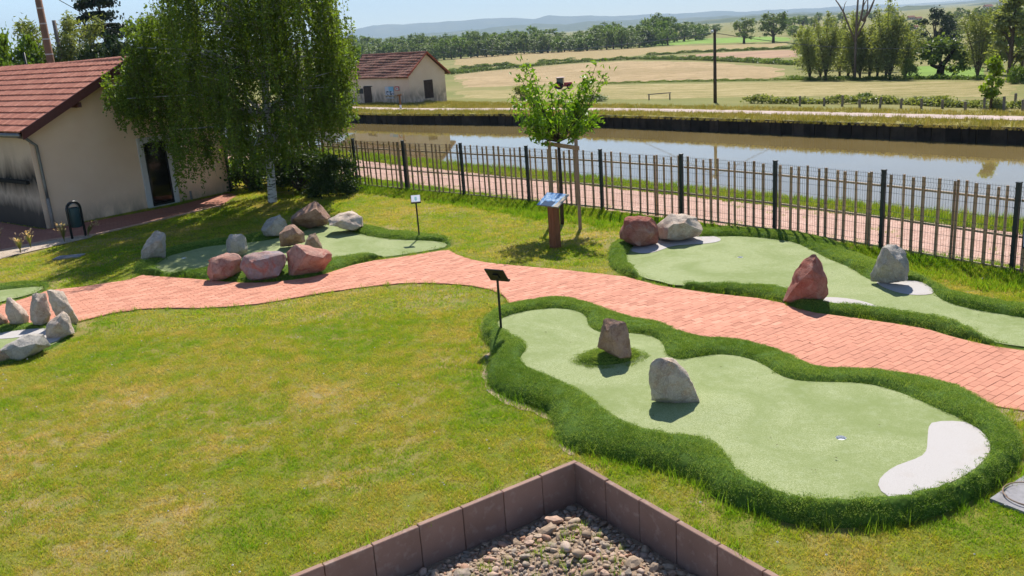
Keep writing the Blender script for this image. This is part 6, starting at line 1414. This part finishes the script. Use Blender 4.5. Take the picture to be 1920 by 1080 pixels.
# right-hand group
ab = GT(1762, 146); at_ = thing('apple_tree', 'low spreading tree with dark forked trunk on the bright grass', 'tree', tuple(ab)); bm = bmesh.new(); A2 = lambda x, y: at_dist(x, y, ab)
for pts, r in (([(1762, 147), (1763, 134), (1766, 123)], (.55, .42, .4)), ([(1766, 123), (1756, 126), (1747, 122), (1743, 112)], (.28, .24, .2, .1)), ([(1766, 123), (1762, 113), (1766, 100), (1770, 88)], (.25, .2, .15, .08)), ([(1766, 123), (1775, 113), (1783, 100), (1792, 90)], (.32, .26, .18, .08))): tube(bm, [A2(x, y) for x, y in pts], list(r), 7)
obj('trunk', bm, plain('dark_bark', (.035, .026, .02), .9, .1), at_, smooth_=True)
rs = np.random.default_rng(9); cc = [np.array(A2(x, y)) + [0, rs.normal(0, 1.0), 0] for x, y in ((1737, 100), (1742, 90), (1750, 84), (1760, 80), (1772, 78), (1785, 82), (1795, 88), (1800, 98), (1802, 110), (1800, 122), (1738, 110), (1745, 106), (1755, 95), (1768, 92), (1780, 95), (1790, 105), (1730, 96), (1796, 130), (1808, 104))]
P = clump_cloud(np.array(cc), 190, 1.0, rs); V, F = leaves(P, .42, .75, rs=rs); obj('crown', mesh_np('crown', V, F), FOL['oak'], at_)
tree_px('broad_tree', 'dark round-headed tree behind the low forked tree', (1752, 98), 15, 62, var=0, mat='dark', nl=3600, ls=.045); tree_px('broad_tree', 'dark conical tree right beside the dark round one', (1775, 96), 30, 40, var=4, kind='tall', mat='dark', nl=2600)
tree_px('slender_tree', 'pair of slender leaning stems with pale leaves, right of the forked tree', (1832, 147), 2, 62, kind='willow', var=3, mat='willow', nl=4600, ls=.04); tree_px('broad_tree', 'yellow green tree with bare forks right of the slender stems', (1853, 132), 22, 60, kind='willow', var=4, mat='lime', nl=3600, ls=.05)
tree_px('broad_tree', 'tall grey green tree at the right edge of the picture', (1893, 150), -14, 90, kind='tall', var=2, mat='willow', nl=5200, ls=.04); tree_px('broad_tree', 'second tall tree at the right edge, darker and behind', (1915, 138), 0, 80, kind='round', var=1, mat='oak', nl=4600, ls=.04); tree_px('broad_tree', 'grey green tree between the yellow green tree and the right edge', (1872, 140), 22, 55, kind='tall', var=5, mat='willow', nl=4000, ls=.045)
tree_px('shrub', 'large rounded bush at the right edge below the tall trees', (1905, 157), 104, 62, kind='bush', var=3, mat='bright', nl=4000, ls=.06, cat='shrub')
tree_px('young_tree', 'small bright yellow green tree beside the far towpath at right', (1857, 206), 108, 46, kind='tall', var=1, mat='lime', nl=2600, ls=.06, cat='tree'); tree_px('shrub', 'dark scrub round the foot of the small bright tree', (1862, 205), 176, 66, kind='bush', var=2, mat='willow', nl=3000, ls=.07, cat='shrub'); tree_px('shrub', 'bright green bush among the roadside scrub', (1626, 194), 166, 56, kind='bush', var=0, mat='bright', nl=3600, ls=.07, cat='shrub')
tree_px('shrub', 'loose grey green bush behind the left side of the young cherry', (978, 188), 148, 52, kind='bush', var=4, mat='willow', nl=3600, ls=.06, cat='shrub'); tree_px('shrub', 'low bush on the far verge right of the young cherry', (1118, 190), 172, 62, kind='bush', var=1, mat='oak', nl=3000, ls=.08, cat='shrub')
# wooden posts along the far towpath
bm = bmesh.new(); box(bm, (0, 0, .28), (.12, .12, 1.0), bevel=.02); pm = bpy.data.meshes.new('fence_post'); bm.to_mesh(pm); bm.free(); pm.materials.append(MAT_GREYW)
for k, (x, y) in enumerate([(1499.5, 199), (1545, 199), (1579, 200), (1612, 203), (1649.5, 203.5), (1689, 204), (1727, 204), (1767, 204), (1810, 207.5), (1845, 207), (1882, 207), (1903, 200), (1917, 208)]):
    b = GT(x, y); o = bpy.data.objects.new('fence_post', pm); o.matrix_basis = Matrix.Translation(b) @ Euler((random.gauss(0, .05), random.gauss(0, .05), random.uniform(0, 1.5))).to_matrix().to_4x4() @ Matrix.Diagonal((1, 1, random.uniform(.6, .95), 1)); COL.objects.link(o); o['label'] = '%s weathered wooden post from the left along the far towpath' % ORD[k]; o['category'] = 'fence post'; o['group'] = 'posts along the far towpath'
# tractor in the hay field
tb = GT(1056, 167.5); tr = thing('tractor', 'red tractor with a glass cab in the field, half hidden by the young tree', 'tractor', tuple(tb)); M = wall_M(tb, (1, -.25, 0)) @ Matrix.Diagonal((.7, .7, .7, 1)); MAT_RED = plain('tractor_red', (.42, .03, .03), .4, .4, var=.1); MAT_TYRE = plain('tyre', (.02, .02, .02), .9, .1)
bm = bmesh.new(); box(bm, (.95, 0, .95), (1.5, .62, .55), M, bevel=.1); box(bm, (-.1, 0, .62), (2.4, .4, .25), M); obj('bonnet', bm, MAT_RED, tr)
n = NT('cab_glass'); n.bsdf((.05, .09, .10, 1), .1, .5); bm = bmesh.new(); box(bm, (-.45, 0, 1.55), (1.15, 1.2, 1.0), M, bevel=.05); obj('cab', bm, n.m, tr); bm = bmesh.new(); box(bm, (-.45, 0, 2.1), (1.4, 1.35, .14), M, bevel=.04); obj('cab_roof', bm, plain('cab_roof_pink', (.6, .42, .38), .5, .3), tr)
for x in (-1.0, .1):
    for y in (-.58, .58): bm = bmesh.new(); box(bm, (x, y, 1.55), (.07, .07, 1.05), M); obj('cab_pillar', bm, MAT_BLACK, tr)
for x, r, w, y in ((-.75, .72, .4, .72), (-.75, .72, .4, -.72), (1.25, .48, .28, .62), (1.25, .48, .28, -.62)):
    bm = bmesh.new(); c = M @ Vector((x, y, r)); ax = M.to_3x3() @ Vector((0, 1, 0)); r = r * .7; tube(bm, [c - ax * w / 2, c - ax * w * .35, c + ax * w * .35, c + ax * w / 2], [r * .85, r, r, r * .85], 16); wh = obj('wheel', bm, MAT_TYRE, tr); bm = bmesh.new(); tube(bm, [c - ax * (w / 2 + .01), c + ax * (w / 2 + .01)], r * .45, 12); obj('rim', bm, MAT_RED, wh)
# two parked cars glimpsed under the birch
def car(px, py, label, col, rot):
    b = G(px, py, -.9); t = thing('parked_car', label, 'car', tuple(b), 'cars parked beside the canal hut'); M = wall_M(b, rot); mt = plain('car_paint_' + col[0], col[1], .25, .5, var=.03)
    bm = bmesh.new(); pr = [(-2.05, .35), (-2.1, .75), (-1.95, .92), (-1.2, .98), (-.7, 1.42), (.55, 1.44), (1.15, .98), (1.95, .82), (2.1, .6), (2.05, .35)]
    L = [[bm.verts.new(M @ Vector((x, s * (.86 if z < 1.1 else .68), z))) for x, z in pr] for s in (-1, 1)]; bm.faces.new(L[0]); bm.faces.new(L[1][::-1])
    for i in range(len(pr)): j = (i + 1) % len(pr); bm.faces.new((L[0][i], L[1][i], L[1][j], L[0][j]))
    bmesh.ops.recalc_face_normals(bm, faces=bm.faces[:]); obj('body', bm, mt, t)
    for s in (-1, 1):
        bm = bmesh.new(); bm.faces.new([bm.verts.new(M @ Vector((x, s * yy, z))) for x, yy, z in ((-1.05, .80, 1.05), (-.62, .72, 1.36), (.5, .72, 1.37), (.98, .80, 1.03))]); obj('side_window', bm, n.m, t)
    for x in (-1.3, 1.3):
        for s in (-1, 1): bm = bmesh.new(); c = M @ Vector((x, s * .8, .32)); ax = M.to_3x3() @ Vector((0, 1, 0)); tube(bm, [c - ax * .1, c + ax * .1], .32, 14); obj('wheel', bm, MAT_TYRE, t)
car(553, 207, 'white car glimpsed through the birch twigs left of the hut', ('white', (.62, .63, .65)), (1, -.35, 0)); car(617, 204, 'pale blue car glimpsed through the birch twigs beside the hut', ('blue', (.25, .40, .55)), (1, -.35, 0))
# far farmhouses
def farm(px, py, wpx, label, wall=(.5, .44, .38)):
    b = GT(px, py); sc = px_per_m(b); w = wpx / sc; h = w * .30; t = thing('farmhouse', label, 'house', tuple(b), 'far farmhouses'); M = wall_M(b, (1, .3, 0)); bm = bmesh.new(); box(bm, (0, 0, h / 2 - 1), (w, w * .5, h + 2), M); obj('wall', bm, plain('farm_wall', wall, .9, .1) if 'farm_wall' not in bpy.data.materials else bpy.data.materials['farm_wall'], t)
    bm = bmesh.new(); v = [bm.verts.new(M @ Vector(q)) for q in ((-w * .53, -w * .3, h), (w * .53, -w * .3, h), (w * .53, 0, h * 1.75), (-w * .53, 0, h * 1.75), (-w * .53, w * .3, h), (w * .53, w * .3, h))]; bm.faces.new((v[0], v[1], v[2], v[3])); bm.faces.new((v[3], v[2], v[5], v[4])); bm.faces.new((v[0], v[3], v[4])); bm.faces.new((v[1], v[5], v[2])); obj('roof', bm, plain('farm_roof', (.36, .17, .11), .9, .1) if 'farm_roof' not in bpy.data.materials else bpy.data.materials['farm_roof'], t)
    for k in range(3): bm = bmesh.new(); box(bm, (w * (-.3 + .3 * k), -w * .25, h * .5), (w * .08, .12, h * .3), M); obj('window', bm, MAT_DARK, t)
farm(1708, 37, 14, 'farmhouse with orange roof left of the dark round tree, left one of the pair'); farm(1722, 38, 12, 'farmhouse with orange roof left of the dark round tree, right one of the pair'); farm(1852, 17, 16, 'orange roofed farmhouse on the wooded rise at upper right'); farm(1880, 9, 12, 'pale roofed farmhouse highest on the wooded rise'); farm(853, 72, 8, 'tiny farmhouse above the woodland near the hut')
farm(1712, 56, 16, 'low barn with a flat brown roof at the pasture edge')

# ================================================================== hills and air
def m_hill():
    n = NT('wooded_hill'); a = n.noise(.004, 5); b = n.noise(.03, 4); c = n.ramp(a, [(.35, (.05, .075, .03)), (.55, (.085, .105, .045)), (.7, (.19, .18, .09))]); c = n.mix(n.frange(b, .4, .7, 0, .6), c, (.04, .06, .025, 1)); return n.bsdf(c, .95, .05)
MAT_HILL = m_hill()
def ridge(name, pts, D, depth, zb, extend=2200):
    xs = np.arange(min(p[0] for p in pts), max(p[0] for p in pts) + 1, 4.0); ys = np.interp(xs, [p[0] for p in pts], [p[1] for p in pts]) + np.array([mnoise.fractal(Vector((x * .035, D * .01, 0)), 1.0, 2.0, 4) * 1.3 for x in xs]); V = []
    for k, (f_, zf) in enumerate(((-1., 0.), (-.55, .35), (-.2, .82), (0, 1.), (.5, .6))):
        for x, y in zip(xs, ys):
            d = ray(x, y); s = D / d[1]; top = CH + d[2] * s; q = D + f_ * depth; V.append((d[0] * q / d[1], q, zb + (top - zb) * zf + (mnoise.noise(Vector((x * .06, k * 3.1, D))) * .06 * (top - zb) if 0 < zf < 1 else 0)))
    n = len(xs); F = [(i * n + j, i * n + j + 1, (i + 1) * n + j + 1, (i + 1) * n + j) for i in range(4) for j in range(n - 1)]
    return obj(name, mesh_np(name, V, np.array(F)), MAT_HILL, smooth_=True, kind='structure')
ridge('hills', [(-400, 130), (300, 92), (560, 72), (640, 68), (668, 55), (700, 47), (760, 45), (860, 39), (920, 34), (960, 33), (1000, 36), (1030, 28), (1065, 31), (1100, 29), (1150, 30.5), (1200, 27.5), (1240, 26), (1300, 24), (1350, 20), (1400, 22), (1440, 18.5), (1480, 17), (1540, 15), (1600, 10), (1660, 8), (1720, 12), (1800, 6), (1900, -2), (2400, -30)], 11000, 3000, -40)
ridge('hills', [(-400, 140), (560, 92), (660, 80), (760, 66), (860, 58), (940, 50), (1000, 44), (1060, 46), (1100, 40), (1170, 38), (1230, 36), (1300, 33), (1400, 28), (1480, 24), (1560, 21), (1640, 20), (1700, 14), (1800, 4), (1850, -2), (1920, -10), (2400, -40)], 6000, 1800, -34)
ridge('hills', [(1200, 52), (1290, 42), (1360, 34), (1440, 27.5), (1500, 26), (1560, 24.5), (1620, 22), (1680, 17), (1700, 11), (1740, 10), (1780, 14), (1820, 9), (1850, 5), (1900, -1), (1960, -6), (2400, -26)], 2600, 900, -20)
hz = bmesh.new(); box(hz, (0, 6400, 230), (26000, 13800, 600)); hzo = obj('haze', hz, None, kind='stuff')
mh = bpy.data.materials.new('haze_air'); mh.use_nodes = True; mh.node_tree.nodes.clear(); _pv = mh.node_tree.nodes.new('ShaderNodeVolumePrincipled'); _po = mh.node_tree.nodes.new('ShaderNodeOutputMaterial'); _pv.inputs['Color'].default_value = (.64, .82, 1.0, 1); _pv.inputs['Density'].default_value = 1.3e-4; _pv.inputs['Anisotropy'].default_value = .0
mh.node_tree.links.new(_pv.outputs[0], _po.inputs['Volume']); hzo.data.materials.append(mh); hzo.display_type = 'WIRE'
